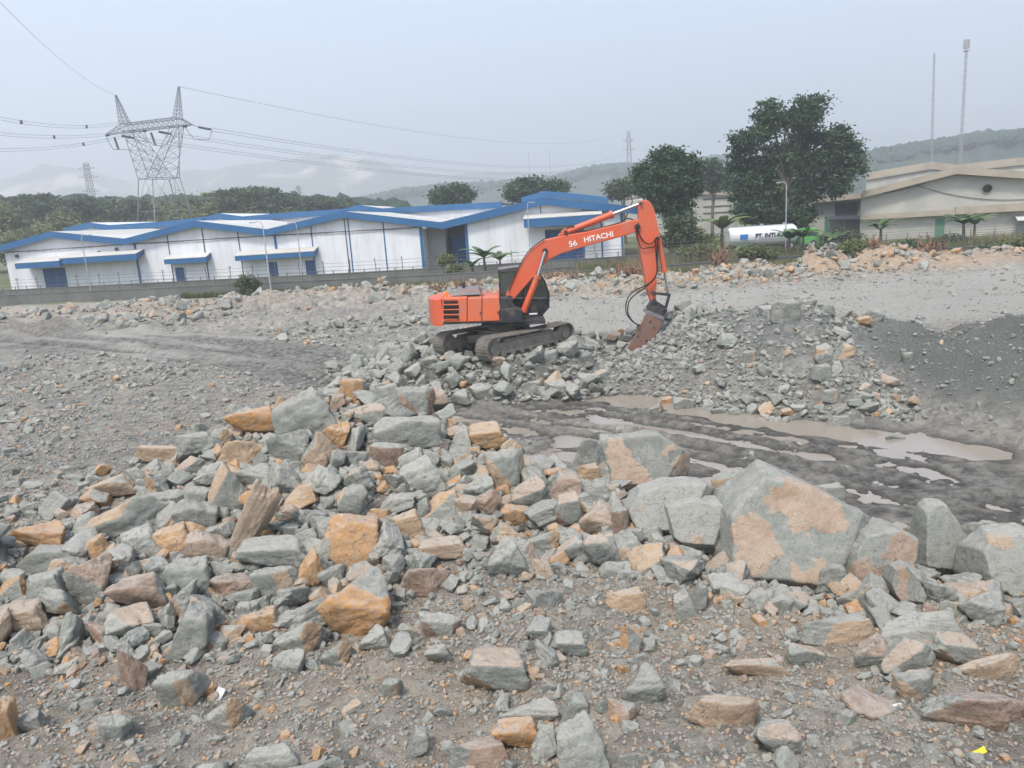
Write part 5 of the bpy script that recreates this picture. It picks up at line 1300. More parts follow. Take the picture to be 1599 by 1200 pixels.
# --- street lamps
def lamp(bx, by, tx, ty, Y, label, arm_px=8, r=.07, footing=False, nz=None):
    base = at(bx, by, Y); top = at(tx, ty, Y); z0_ = min(base[2], H1(base[0], Y)) if nz is None else nz
    e = empty('street_lamp', (base[0], Y, z0_)); tag(e, label, 'street lamp', 'thin street lamps along the walls')
    h_ = top[2] - z0_; ax = (arm_px / FPX * Y)
    b = MB(); b.tube([(0, 0, 0), (0, 0, h_ * .93), (ax * .15, 0, h_ * .98), (ax * .5, 0, h_), (ax, 0, h_ * .995)], [r, r * .7, r * .6, r * .5, r * .45], 8); b.build('pole', 'galvanised', e)
    b = MB(); b.box((ax + (.2 if ax > 0 else -.2), 0, h_ * .99), (.55, .22, .12)); b.build('lamp_head', 'galvanised', e, bevel=.02)
    if footing: b = MB(); b.box((0, 0, .2), (.6, .6, .5)); b.build('footing', 'concrete', e)
lamp(423, 452, 404, 346, 73, 'pale thin street lamp on a concrete block in front of the long white wall', -12, footing=True)
lamp(139, 440, 127, 367, 96, 'pale hooked street lamp by the left blue gate', 10)
lamp(473, 436, 463, 347, 96, 'slender street lamp standing right of the one on the concrete block', -8)
lamp(829, 420, 822, 316, 95, 'white street lamp in front of the tallest gable', 6)
lamp(1227, 372, 1227, 284, 97, 'curved street lamp beside the tanker and the big dark tree', -10, r=.09)
# ================================================================== TREES AND PLANTS
def leaves(blobs, n, size, rng, clump=.35, squash=1.0, flat=0.0, shell=.35, per=26):
    """blobs: (x,y,z,rx,ry,rz). leaf quads gathered in clumps through the blobs' volume"""
    bl_ = np.array(blobs); wgt = (bl_[:, 3] * bl_[:, 4] * bl_[:, 5]) ** .7; wgt /= wgt.sum()
    nc = max(1, n // per); bi = rng.choice(len(bl_), nc, p=wgt)
    d = rng.normal(0, 1, (nc, 3)); d /= np.linalg.norm(d, axis=1)[:, None]; r = (shell + (1 - shell) * rng.random(nc) ** .5)
    cc = bl_[bi, :3] + d * r[:, None] * bl_[bi, 3:]
    cs = clump * rng.uniform(.6, 1.4, nc); ctint = rng.random(nc)
    ci = np.repeat(np.arange(nc), per); m = len(ci)
    p = cc[ci] + rng.normal(0, 1, (m, 3)) * cs[ci][:, None] * np.array([1, 1, .6 * squash])
    nrm = rng.normal(0, 1, (m, 3)) + np.array([0, 0, 1.2 + flat]); nrm /= np.linalg.norm(nrm, axis=1)[:, None]
    t = np.cross(nrm, rng.normal(0, 1, (m, 3))); t /= np.linalg.norm(t, axis=1)[:, None]; b_ = np.cross(nrm, t)
    s = size * rng.uniform(.6, 1.35, m)[:, None]
    V = np.stack([p - t * s, p - b_ * s * .5, p + t * s, p + b_ * s * .5], 1).reshape(-1, 3)
    F = np.arange(4 * m).reshape(-1, 4); tint = np.repeat(np.clip(ctint[ci] * .6 + rng.random(m) * .4, 0, 1), 4)
    return V, F, tint
def crown_mesh(name, *a, mat='leaf_dark', **k):
    V, F, t = leaves(*a, **k); me = np_mesh(name, V, F, False, dict(tint=t)); me.materials.append(MATS[mat]); return me
def trunk_mb(h, r, limbs, rng, origin=(0, 0, 0)):
    b = MB(); pts = [(0, 0, -.3)]; x = y = 0
    for k in range(1, 6): x += rng.normal(0, .03 * h / 5); y += rng.normal(0, .03 * h / 5); pts.append((x, y, h * k / 5))
    b.tube(pts, [r * (1.15 - .13 * k) for k in range(6)], 10)
    for (tx, ty, tz, f) in limbs:
        s_ = Vector(pts[min(5, max(1, int(f * 5)))]); e_ = Vector((tx, ty, tz)); m_ = s_.lerp(e_, .5) + Vector((rng.normal(0, .05) * h, rng.normal(0, .05) * h, .03 * h))
        b.tube([s_, m_, e_], [r * .5, r * .33, r * .12], 7)
    return b
def tree(name, label, base, Y, blobs_px, n, size, mat, group=None, ydepth=.9, clump=.4, trunk_r=.35, seed=0, cat='tree', shell=.35, base_z=0.0, per=26):
    """blobs traced as (px,py,rx_px,ry_px); crown depth as broad as its width"""
    rng = np.random.default_rng(seed); b0 = at(*base, Y); O_ = np.array([b0[0], Y, base_z]); k = Y / FPX
    B = []
    for (px, py, rx, ry) in blobs_px:
        p = at(px, py, Y); j = rng.uniform(-.35, .35) * 40 * k if len(blobs_px) > 3 else 0
        B.append((p[0] - O_[0], j, p[2] - O_[2], rx * k, max(rx, ry) * k * ydepth, ry * k))
    e = empty(name, tuple(O_)); tag(e, label, cat, group)
    zs = [q[2] for q in B]; th = (min(zs) + max(zs)) / 2
    trunk_mb(th, trunk_r, [(q[0] * .85, q[1] * .7, q[2], min(.9, max(.2, q[2] / th * .55))) for q in B], rng).build('trunk', 'bark', e)
    o_ = bpy.data.objects.new('crown', crown_mesh('crown', B, n, size, rng, mat=mat, clump=clump, shell=shell, per=per)); COL.objects.link(o_); o_.parent = e
    return e
tree('tree', 'very large dark green tree with an open, uneven crown rising above the tanker', (1225, 372), 104,
     [(1205, 182, 22, 26), (1190, 210, 22, 22), (1232, 186, 10, 12), (1250, 185, 22, 28), (1272, 165, 18, 16), (1290, 155, 8, 8), (1262, 212, 26, 22), (1163, 222, 24, 18), (1160, 250, 22, 22), (1300, 222, 32, 24), (1335, 232, 18, 20), (1325, 262, 26, 22), (1282, 258, 34, 26), (1230, 250, 36, 28), (1192, 268, 32, 26),
      (1160, 290, 22, 22), (1205, 305, 36, 26), (1255, 298, 34, 24), (1300, 288, 24, 18), (1185, 332, 32, 20), (1225, 338, 34, 18), (1262, 336, 16, 12), (1248, 356, 14, 8), (1160, 318, 18, 18)],
     40000, .26, 'leaf_dark', trunk_r=.5, seed=4, clump=.46, shell=.2)
tree('tree', 'rounded dark tree with twiggy top just right of the excavator arm', (1047, 372), 100,
     [(1045, 250, 26, 18), (1012, 268, 22, 18), (1075, 262, 20, 18), (1040, 285, 36, 24), (1005, 296, 16, 14), (1080, 290, 18, 18), (1050, 318, 30, 20), (1060, 340, 18, 16), (1022, 318, 14, 14)],
     19000, .25, 'leaf_dark', trunk_r=.35, seed=5, clump=.42)
for i, (lab, base, Y, bl_, n) in enumerate([
    ('round dark tree rising behind the long warehouse roof, left of the excavator boom', (706, 330), 150, [(706, 302, 30, 13), (690, 308, 16, 9), (724, 306, 16, 10)], 7000),
    ('broad dark tree behind the tallest blue gable', (820, 330), 150, [(820, 295, 26, 14), (805, 303, 18, 12), (845, 300, 20, 12), (868, 292, 18, 9), (832, 286, 16, 6)], 9000),
    ('rounded tree behind the cream-roofed shed', (975, 330), 150, [(965, 297, 16, 14), (985, 290, 12, 12)], 4000),
    ('dark bushy tree behind the small cream warehouse', (1112, 330), 155, [(1108, 268, 20, 18), (1130, 280, 16, 14), (1118, 288, 22, 10)], 5000),
    ('small dark tree behind the broad beige rooftops', (1052, 330), 165, [(1095, 300, 22, 10)], 2500)]):
    if i < 4: tree('tree', lab, base, Y, bl_, n, .34, 'leaf_mid' if i in (2,) else 'leaf_dark', 'trees behind the warehouses', seed=20 + i, clump=.55)
# umbrella trees of the left belt: three kinds, copied
rngT = np.random.default_rng(77)
def belt_proto(kind):
    rng = np.random.default_rng(500 + kind); e = empty('tree', (0, 0, 0)); h = 13
    if kind < 3:      # flat-layered crown
        B = []; 
        for q in range(7 + kind): a = rng.uniform(0, 6.28); rr = rng.uniform(.5, 3.6); B.append((rr * math.cos(a), rr * math.sin(a), h * rng.uniform(.70, 1.0), rng.uniform(1.5, 2.9), rng.uniform(1.5, 2.9), rng.uniform(.3, .55)))
        B.append((0, 0, h * 1.0, 2.2, 2.2, .5)); me = crown_mesh('crown', B, 3000, .26, rng, mat='leaf_mid', clump=.45, squash=.5, per=20)
    else:
        B = [(rng.uniform(-1.6, 1.6), rng.uniform(-1.6, 1.6), h * rng.uniform(.35, .8), rng.uniform(1.4, 2.4), rng.uniform(1.4, 2.4), rng.uniform(1.3, 2.2)) for _ in range(7)]
        me = crown_mesh('crown', B, 3200, .30, rng, mat='leaf_light', clump=.55, per=20)
    trunk_mb(h * .85, .2, [(q[0] * .8, q[1] * .8, q[2], .6) for q in B[:6]], rng).build('trunk', 'bark', e)
    o_ = bpy.data.objects.new('crown', me); COL.objects.link(o_); o_.parent = e; return e
protos = [belt_proto(k) for k in range(5)]; used = [0] * 5
KW = ['flat umbrella tree', 'layered green umbrella tree', 'feathery umbrella tree', 'round green tree', 'yellow-green bushy tree']
# px of the tree, py of its top, distance, kind
belt = [(8, 298, 170, 3), (28, 303, 185, 1), (52, 300, 178, 0), (78, 304, 190, 1), (92, 312, 160, 3), (112, 309, 185, 0), (130, 303, 175, 2), (150, 306, 190, 0), (172, 302, 180, 3), (196, 310, 185, 1), (215, 308, 175, 0),
        (238, 300, 190, 3), (255, 296, 180, 3), (282, 290, 178, 3), (300, 291, 190, 3), (325, 289, 180, 3), (342, 296, 185, 0), (372, 291, 172, 2), (398, 288, 185, 2), (422, 290, 176, 2), (447, 302, 185, 1), (470, 306, 190, 0), (492, 306, 178, 1), (512, 305, 186, 2), (540, 312, 180, 1), (568, 318, 176, 0),
        (20, 340, 138, 4), (44, 332, 142, 4), (70, 338, 136, 3), (96, 334, 142, 4), (120, 328, 138, 4), (148, 322, 144, 4), (170, 320, 140, 4), (205, 322, 142, 4), (232, 320, 138, 3), (262, 316, 144, 4), (290, 318, 140, 3), (318, 322, 142, 4), (350, 316, 140, 4), (385, 314, 144, 3), (415, 312, 142, 4), (5, 345, 130, 4), (445, 315, 146, 3), (480, 318, 148, 4)]
near_lm = [(0, 'at the left edge'), (80, 'left of the small pylon'), (145, 'around the small pylon'), (200, 'between the two pylons'), (255, 'below the big pylon'), (320, 'just right of the big pylon'), (400, 'well right of the big pylon'), (500, 'above the second warehouse gable'), (570, 'above the third warehouse gable')]
cnt = {}
items = []
belt = [(px, py, Y + (27 if Y < 151 else 12), kd) for (px, py, Y, kd) in belt]
for (px, py, Y, kd) in belt:
    nm = min(near_lm, key=lambda q: abs(q[0] - px))[1]; items.append((nm, kd, px, py, Y)); cnt.setdefault((nm, kd), []).append(px)
for (nm, kd, px, py, Y) in items:
    p = at(px, py, Y); lst = sorted(cnt[(nm, kd)]); which = ''
    if len(lst) == 2: which = ('left of two: ', 'right of two: ')[lst.index(px)]
    elif len(lst) > 2: which = ('leftmost ', 'second ', 'third ', 'fourth ', 'fifth ')[lst.index(px)]
    lab = which + KW[kd] + (' in the back belt ' if Y > 176 else ' in the front belt ') + nm
    base_z = -1.0; sc_ = (p[2] - base_z) / 13.8
    if not used[kd]: o_ = protos[kd]; used[kd] = 1; o_.location = (p[0], Y, base_z); o_.rotation_euler = (0, 0, rngT.uniform(0, 6)); o_.scale = (sc_,) * 3; tag(o_, lab, 'tree', 'trees of the belt behind the warehouses')
    else:
        o_ = protos[kd]; r_ = copy_tree(o_, (p[0], Y, base_z), rngT.uniform(0, 6), sc_, lab); r_.name = 'tree'; 
        wsc = rngT.uniform(.9, 1.35) * (1.0 if sc_ > .7 else 1.4); r_.scale = (sc_ * wsc, sc_ * wsc, sc_)
# --- banana plants
def banana(kind):
    rng = np.random.default_rng(900 + kind); e = empty('banana_plant', (0, 0, 0))
    b = MB(); h = (1.7, 1.9, 1.1)[kind]
    b.tube([(0, 0, -.2), (.05, 0, h * .5), (0, .03, h)], [.16, .13, .09], 9); b.build('stem', 'bark', e)
    n = (9, 8, 7)[kind]; V = []; F = []; tt = []
    for k in range(n):
        a = 2 * math.pi * k / n + rng.uniform(-.3, .3); L_ = rng.uniform(1.5, 2.1) * (1, 1.1, .75)[kind]; up = rng.uniform(.75, 1.45); w_ = rng.uniform(.24, .34) * (1, 1.1, .8)[kind]; tint = rng.random()
        base = len(V); ns = 9
        for i in range(ns + 1):
            t = i / ns; rr = L_ * t * math.cos(up * (1 - t * .9)); zz = h - .1 + L_ * (t * math.sin(up) - (.50 * t * t + .22 * t ** 4) * (1.3 - up * .5))
            ww = w_ * (math.sin(math.pi * min(1, t * .93 + .06)) ** .55) * (0 if i == 0 else 1) + .02
            c_, s_ = math.cos(a), math.sin(a); jag = rng.uniform(.85, 1.0)
            for sd_, dz in ((-1, -.10), (0, 0), (1, -.10)):
                V.append((rr * c_ - sd_ * ww * jag * s_, rr * s_ + sd_ * ww * jag * c_, zz + dz * ww * 3)); tt.append(tint)
        for i in range(ns):
            for q in (0, 1): a0 = base + i * 3 + q; F.append((a0, a0 + 1, a0 + 4, a0 + 3))
        # petiole
    me = np_mesh('leaves', V, np.array(F), True, dict(tint=tt)); me.materials.append(MATS['banana_leaf'])
    o_ = bpy.data.objects.new('leaves', me); COL.objects.link(o_); o_.parent = e; return e
BP = [banana(k) for k in range(3)]; bu = [0] * 3
for (px, py, Y, kd, sc_, lab) in [
    (757, 428, 84, 0, 1.35, 'tallest banana plant in the clump before the dark warehouse bay'),
    (782, 430, 83, 1, 1.0, 'drooping banana plant at the right of the clump before the warehouse bay'),
    (738, 432, 85, 2, 1.2, 'small pale banana plant at the left of the clump before the warehouse bay'),
    (720, 434, 83, 2, .9, 'young banana plant next to the dark bay, leftmost of its clump'),
    (1128, 384, 96, 1, 1.8, 'tall banana plant at the left end of the white tanker'),
    (1105, 386, 93, 0, 1.2, 'banana plant under the rounded dark tree'),
    (1160, 392, 84, 2, 1.1, 'low banana plant in front of the tanker tank'),
    (1233, 388, 84, 0, 1.25, 'bright banana plant in front of the tanker, left of two'),
    (1254, 388, 84, 1, 1.15, 'bright banana plant in front of the green tanker cab'),
    (1302, 384, 88, 2, 1.3, 'pale banana plant at the corner of the beige warehouse'),
    (1374, 384, 90, 0, 1.35, 'banana plant in front of the left part of the beige wall'),
    (1503, 378, 90, 0, 1.35, 'taller banana plant right of the green door'),
    (1520, 378, 89, 1, 1.15, 'leaning banana plant, second right of the green door'),
    (1056, 392, 90, 2, 1.5, 'banana plant right beside the excavator arm')]:
    p = at(px, py, Y)
    if not bu[kd]: o_ = BP[kd]; bu[kd] = 1; o_.location = (p[0], Y, .05); o_.scale = (sc_,) * 3; tag(o_, lab, 'banana plant', 'banana plants along the walls')
    else: r_ = copy_tree(BP[kd], (p[0], Y, .05), random.uniform(0, 6), sc_, lab)
# --- bushes
def bush(label, px, py, Y, bl_, n, size=.12, mat='leaf_mid', clump=.22):
    rng = np.random.default_rng(int(px)); b0 = at(px, py, Y); zb_ = H1(b0[0], Y); k = Y / FPX; O_ = np.array([b0[0], Y, zb_]); e = empty('bush', tuple(O_)); tag(e, label, 'bush', 'bushes by the walls')
    B = []
    for (x, y, rx, ry) in bl_: p = at(x, y, Y); B.append((p[0] - O_[0], rng.uniform(-.3, .3), max(p[2] - zb_, ry * k * .6), rx * k, rx * k, ry * k))
    b = MB()
    for q in B: b.tube([(0, 0, -.1), (q[0] * .5, q[1] * .5, q[2] * .5), (q[0], q[1], q[2])], [.04, .03, .012], 5)
    b.build('stem', 'bark', e); o_ = bpy.data.objects.new('foliage', crown_mesh('foliage', B, n, size, rng, mat=mat, clump=clump, per=14)); COL.objects.link(o_); o_.parent = e
bush('feathery green shrub before the wall, left of the street lamp on the block', 384, 456, 77, [(376, 447, 10, 8), (392, 443, 11, 8), (385, 435, 12, 5), (398, 450, 8, 6)], 1500)
bush('leafy shrub with orange-tinged tips beside the excavator arm', 1060, 380, 88, [(1050, 355, 14, 16), (1068, 362, 16, 18), (1048, 378, 14, 12), (1075, 345, 10, 10)], 3000, .2, 'leaf_mid', .35)
bush('pale grassy thicket under the rounded dark tree', 1085, 385, 90, [(1060, 385, 16, 10), (1085, 372, 20, 14), (1100, 382, 18, 10)], 3000, .18, 'leaf_light', .35)
bush('dark bush between the tanker cab and the beige warehouse', 1310, 378, 92, [(1290, 372, 12, 8), (1312, 368, 14, 8), (1330, 372, 12, 9)], 2600, .16, 'leaf_mid', .3)
bush('low green bush before the wire fence at the right', 1548, 395, 66, [(1535, 392, 14, 6), (1558, 390, 16, 7)], 1800, .12, 'leaf_mid', .22)
for q_, (x_, y_, Y_, s_, lab_) in enumerate([(1180, 402, 76, 1.0, 'scrubby green bush in front of the tank, by the wire fence'), (1285, 397, 74, 1.1, 'low scrub right of the tanker cab at the fence'), (1340, 392, 72, 1.2, 'tangled green scrub below the green door corner'),
        (1425, 392, 72, 1.3, 'wide weedy bush in front of the beige wall, left of the dead stump'), (1590, 390, 68, 1.2, 'weedy bush at the right edge before the fence'), (1480, 384, 84, 1.3, 'leafy scrub beside the taller banana plant'), (1090, 398, 78, 1.3, 'green weeds right of the excavator arm at the fence')]):
    bush(lab_, x_, y_, Y_, [(x_ - 14 * s_, y_ - 5, 13 * s_, 6), (x_ + 4 * s_, y_ - 9, 14 * s_, 8), (x_ + 18 * s_, y_ - 5, 12 * s_, 5)], 2400, .14, 'leaf_mid' if q_ % 2 else 'leaf_light', .25)
bush('pale reed-like bush in the dark warehouse bay', 712, 430, 82, [(706, 426, 9, 12), (716, 424, 8, 12)], 1500, .14, 'leaf_light', .22)
bush('dense brownish bush inside the warehouse bay', 690, 420, 96, [(693, 408, 10, 10), (702, 408, 8, 10)], 1500, .14, 'leaf_light', .25)
# --- grass and weeds
def grass(n, fn, hmin, hmax, wdt, seed):
    rng = np.random.default_rng(seed); x, y = fn(rng, n); z = H(x, y); m = len(x)
    h = rng.uniform(hmin, hmax, m); a = rng.uniform(0, 6.28, m); ln_ = rng.uniform(0, .5, m) * h; w_ = wdt * rng.uniform(.6, 1.4, m)
    dx, dy = np.cos(a), np.sin(a); tx, ty = np.cos(a + 1.57), np.sin(a + 1.57)
    V = np.stack([np.stack([x - dx * w_, y - dy * w_, z - .03], 1), np.stack([x + dx * w_, y + dy * w_, z - .03], 1), np.stack([x + tx * ln_, y + ty * ln_, z + h], 1)], 1).reshape(-1, 3)
    t_ = np.clip(.5 + 1.1 * fbm(x * .2, y * .2, 3) + rng.normal(0, .2, m), 0, 1)
    return V, np.arange(3 * m).reshape(-1, 3), np.repeat(t_, 3)
def g1(rng, n):
    x = rng.uniform(-35, 62, n); yl = np.interp(x, [p[0] for p in right + nearL], [p[1] for p in right + nearL]) if False else np.interp(x, *zip(*sorted([(float(p[0]), float(p[1])) for p in nearL + right])))
    wd = np.interp(x, [-35, -10, 10, 62], [1.5, 4, 6, 7]); y = yl - .3 - wd * rng.random(n) ** 1.4; k = fbm(x * .25, y * .25, 3) > np.interp(x, [-35, -10, 20], [.12, -.1, -.4]); return x[k], y[k]
def g2(rng, n):
    x = rng.uniform(8, 70, n); yl = np.interp(x, *zip(*sorted([(float(p[0]), float(p[1])) for p in nearL + right]))); y = yl + .3 + 16 * rng.random(n); return x, y
def g3(rng, n):
    x = rng.uniform(-60, 20, n); yl = np.interp(x, *zip(*sorted([(float(p[0]), float(p[1])) for p in nearL + right]))); y = yl + .3 + 5 * rng.random(n); k = fbm(x * .3, y * .3, 3) > .0; return x[k], y[k]
parts_ = [grass(34000, g1, .15, .65, .05, 1), grass(30000, g2, .3, 1.15, .07, 2), grass(9000, g3, .2, .7, .05, 3)]
VV = []; FF = []; TT = []; nb = 0
for V, F_, t_ in parts_: VV.append(V); FF.append(F_ + nb); TT.append(t_); nb += len(V)
me = np_mesh('grass', np.concatenate(VV), np.concatenate(FF), False, dict(tint=np.concatenate(TT)))
tag(link('grass', me, 'grass_blade'), 'rough grass and weeds along the fence and walls', 'grass', kind='stuff')
# --- dead root piles
def roots(label, px, py, Y, w_, h_, n, seed, spikes=False):
    rng = np.random.default_rng(seed); p = at(px, py, Y); zb_ = H1(p[0], Y); b = MB((p[0], Y, zb_)); k = Y / FPX
    for i in range(n):
        x = rng.normal(0, w_ * k * .28); y = rng.normal(0, w_ * k * .2); L_ = rng.uniform(.3, 1) * h_ * k; a = rng.uniform(0, 6.28); el = rng.uniform(.15, 1.35) if not spikes else rng.uniform(.8, 1.5)
        s_ = Vector((p[0] + x, Y + y, zb_ + rng.uniform(0, .35) * h_ * k)); d_ = Vector((math.cos(a) * math.cos(el), math.sin(a) * math.cos(el), math.sin(el)))
        m_ = s_ + d_ * L_ * .5 + Vector(rng.normal(0, .12 * L_, 3)); b.tube([s_, m_, s_ + d_ * L_ + Vector(rng.normal(0, .15 * L_, 3))], [.07, .05, .015], 5)
    for i in range(3): b.tube([(p[0] + rng.normal(0, w_ * k * .15), Y, zb_ - .1), (p[0] + rng.normal(0, w_ * k * .2), Y + .1, zb_ + h_ * k * .45)], [.28, .16], 8)
    o_ = b.build('root_pile', 'dead_root'); o_.location = (p[0], Y, zb_); tag(o_, label, 'root pile')
roots('tangle of dry brown roots left of the excavator cab', 618, 456, 66, 34, 22, 60, 1)
roots('wide heap of reddish dead branches right before the wall behind the excavator', 708, 447, 66, 70, 20, 120, 2)
roots('low dead branches to the right of the excavator cab by the wall', 875, 436, 68, 60, 14, 60, 3)
roots('dry roots and sticks heaped left of the excavator arm', 985, 430, 67, 60, 24, 90, 4)
roots('upright reddish stump with splintered top by the fence', 1124, 416, 68, 16, 34, 45, 5, True)
roots('dead stump lying on the tan earth left of the far right heap', 1450, 402, 62, 34, 26, 60, 6)
roots('small broken stump among the tan stones', 1363, 412, 63, 16, 20, 24, 7)
b = MB((0, 0, 0)); p = at(1335, 386, 66); q = at(1375, 413, 64); 
o_ = MB(tuple(q)); o_.tube([q + (0, 0, 0), (p + q) / 2 + (0, 0, .25), p], [.05, .04, .02], 6); o_.tube([(p + q) / 2 + (0, 0, .25), (p + q) / 2 + (-.9, .2, 1.2)], [.03, .01], 5); o_ = o_.build('dead_branch', 'dead_root'); o_.location = tuple(q); tag(o_, 'thin bare branch leaning over the tan earth before the fence', 'branch')

# ================================================================== PYLONS, MASTS, LINES
def lattice(name, mb_, corners0, corners1, n, r, rb):
    """4-legged truss section between two quads"""
    A = [Vector(c) for c in corners0]; B = [Vector(c) for c in corners1]
    for a, c_ in zip(A, B): mb_.beam(a, c_, r)
    for k in range(n):
        t0, t1 = k / n, (k + 1) / n
        for i in range(4):
            j = (i + 1) % 4; p0, p1 = A[i].lerp(B[i], t0), A[i].lerp(B[i], t1); q0, q1 = A[j].lerp(B[j], t0), A[j].lerp(B[j], t1)
            mb_.beam(p0, q1, rb); mb_.beam(q0, p1, rb); mb_.beam(p1, q1, rb)
    return mb_
PY = 165.0
def pp(px, py, dy=0): p = at(px, py, PY + dy); return p
z1s = lambda x, y: (x / 3.807, 120 + y / 3.807)
base_p = at(262, 330, PY); PO = np.array([base_p[0], PY, 0]); py_ = empty('electricity_pylon', tuple(PO)); tag(py_, 'big lattice pylon with two horns and a wide crossbeam above the left warehouses', 'pylon')
def L3_(x, y, dy=0): q = z1s(x, y); p = at(q[0], q[1], PY); return Vector((p[0] - PO[0], dy, p[2]))
R1, R2 = .11, .05
b = MB()
wa, wb_ = L3_(833, 612), L3_(1072, 602); wm = (wa + wb_) / 2; hd_ = 3.8
W4 = [wa + Vector((0, -hd_ * .2, 0)), L3_(955, 606, -hd_), wb_ + Vector((0, -.3, 0)), L3_(960, 604, hd_)]
zb0 = 0
for c_, (ox, oy) in zip(W4, ((-3.0, -1), (-.3, -3.8), (3.2, 0), (.3, 3.8))):
    f_ = Vector((c_.x + ox, c_.y + oy, 0)); b.beam(f_, c_, R1 * 1.3)
F4 = [Vector((c_.x + ox, c_.y + oy, 0)) for c_, (ox, oy) in zip(W4, ((-3.0, -1), (-.3, -3.8), (3.2, 0), (.3, 3.8)))]
for i in range(4):
    j = (i + 1) % 4; b.beam(W4[i], W4[j], R1)
    for t0, t1 in ((0, .33), (.33, .66), (.66, 1)):
        a0, a1, c0, c1 = F4[i].lerp(W4[i], t0), F4[i].lerp(W4[i], t1), F4[j].lerp(W4[j], t0), F4[j].lerp(W4[j], t1); m_ = (a1 + c1) / 2
        b.beam(a0, m_, R2); b.beam(c0, m_, R2); b.beam(a1, c1, R2)
b.build('leg_frame', 'lattice_steel', py_)
b = MB()
# two arms of the V
lt = [L3_(752, 330, -1.3), L3_(800, 322, -1.3), L3_(815, 322, 1.3), L3_(770, 330, 1.3)]
lb_ = [W4[0], W4[0].lerp(W4[1], .75) , W4[2].lerp(W4[3], .55) , W4[0].lerp(W4[3], .8)]
lattice('x', b, lb_, lt, 5, R1, R2); b.build('arm', 'lattice_steel', py_); b = MB()
rt_ = [L3_(1030, 300, -1.3), L3_(1078, 290, -1.3), L3_(1078, 292, 1.3), L3_(1040, 300, 1.3)]
rb_ = [W4[1].lerp(W4[0], .45), W4[2], W4[2].lerp(W4[3], .3), W4[3].lerp(W4[0], .45)]
lattice('x', b, rb_, rt_, 5, R1, R2); b.build('arm', 'lattice_steel', py_)
b = MB()
q0 = [L3_(628, 350, -.2), L3_(628, 346, -.2), L3_(628, 346, .2), L3_(628, 350, .2)]
q1 = [L3_(752, 328, -1.4), L3_(738, 285, -1.4), L3_(738, 285, 1.4), L3_(752, 328, 1.4)]
q2 = [L3_(1075, 292, -1.4), L3_(1060, 246, -1.4), L3_(1070, 246, 1.4), L3_(1078, 292, 1.4)]
q3 = [L3_(1142, 288, -.2), L3_(1142, 284, -.2), L3_(1142, 284, .2), L3_(1142, 288, .2)]
lattice('x', b, q0, q1, 3, R1 * .8, R2); lattice('x', b, q1, q2, 11, R1, R2); lattice('x', b, q2, q3, 3, R1 * .8, R2); b.build('crossbeam', 'lattice_steel', py_)
for tip, l4 in ((L3_(688, 110), [L3_(722, 285, -1), L3_(775, 285, -1), L3_(770, 285, 1), L3_(725, 285, 1)]), (L3_(1063, 60), [L3_(1038, 246, -1), L3_(1078, 246, -1), L3_(1075, 246, 1), L3_(1036, 246, 1)])):
    b = MB(); e4 = [tip + Vector(v_) * .12 for v_ in ((-1, -1, 0), (1, -1, 0), (1, 1, 0), (-1, 1, 0))]; lattice('x', b, l4, e4, 8, R1 * .75, R2 * .8); b.build('horn', 'lattice_steel', py_)
def insul(a, c_):
    b = MB(); A, C__ = L3_(*a), L3_(*c_); n = 9; d_ = C__ - A
    for k in range(n): b.tube([A + d_ * (k / n), A + d_ * ((k + .62) / n)], .24, 8)
    b.tube([A, C__], .07, 5); b.build('insulator', 'insulator', py_)
for a, c_ in (((1180, 300), (1258, 315)), ((945, 328), (1020, 342)), ((725, 352), (800, 366)), ((632, 350), (650, 347)), ((850, 322), (870, 324)), ((1090, 296), (1112, 296)), ((898, 334), (925, 410)), ((680, 362), (705, 434))): insul(a, c_)
b = MB()
for pts_ in ([(628, 355), (650, 395), (675, 434), (705, 434), (775, 436)], [(855, 330), (880, 378), (912, 408), (985, 412), (1020, 345)], [(1100, 300), (1128, 342), (1157, 372), (1243, 376), (1262, 318)], [(1142, 287), (1180, 300)]): b.tube([L3_(*q) for q in pts_], .06, 5)
b.build('jumper_cable', 'cable', py_)
# conductors
def line(label, p0, p1, sag, r=.028, double=.0, spacers=0, name='power_line'):
    p0 = Vector(p0); p1 = Vector(p1); b = MB(tuple(p0)); n = 24
    for off in ((0,) if not double else (-double / 2, double / 2)):
        P_ = [p0.lerp(p1, k / n) + Vector((0, 0, off - sag * 4 * (k / n) * (1 - k / n))) for k in range(n + 1)]; b.tube(P_, r, 5, False)
    for k in range(spacers):
        t = (k + .7) / (spacers + .4); c_ = p0.lerp(p1, t) + Vector((0, 0, -sag * 4 * t * (1 - t))); b.box(c_, (.3, .3, double + .15))
    o_ = b.build(name, 'cable'); o_.location = p0; tag(o_, label, 'power line', 'high-voltage lines at the big pylon')
def WP(x, y): return tuple(PO + np.array(L3_(x, y)))
def fr(px, py, Y): return tuple(at(px, py, Y))
line('topmost double power line running left from the big pylon', WP(722, 275), fr(-260, 105, 95), 3.0, .025, .45, 3)
line('middle double power line running left from the big pylon crossbeam', WP(628, 345), fr(-260, 165, 98), 1.7, .025, .45, 2)
line('lowest double power line running left from the big pylon', WP(850, 322), fr(-260, 214, 100), 2.6, .025, .4, 2)
line('uppermost of the power lines running right from the big pylon', WP(1258, 315), fr(978, 240, 640), 9, .036, .6, 0)
line('middle of the power lines running right from the big pylon', WP(1020, 342), fr(976, 252, 640), 9, .036, .6, 0)
line('lowest of the power lines running right from the big pylon', WP(800, 366), fr(978, 262, 640), 9, .036, .6, 0)
line('faint earth wire rising to the left off the left horn', WP(688, 110), fr(-60, -60, 80), 2, .02, 0)
line('faint earth wire from the right horn towards the far pylon', WP(1063, 60), fr(984, 207, 640), 10, .035, 0)
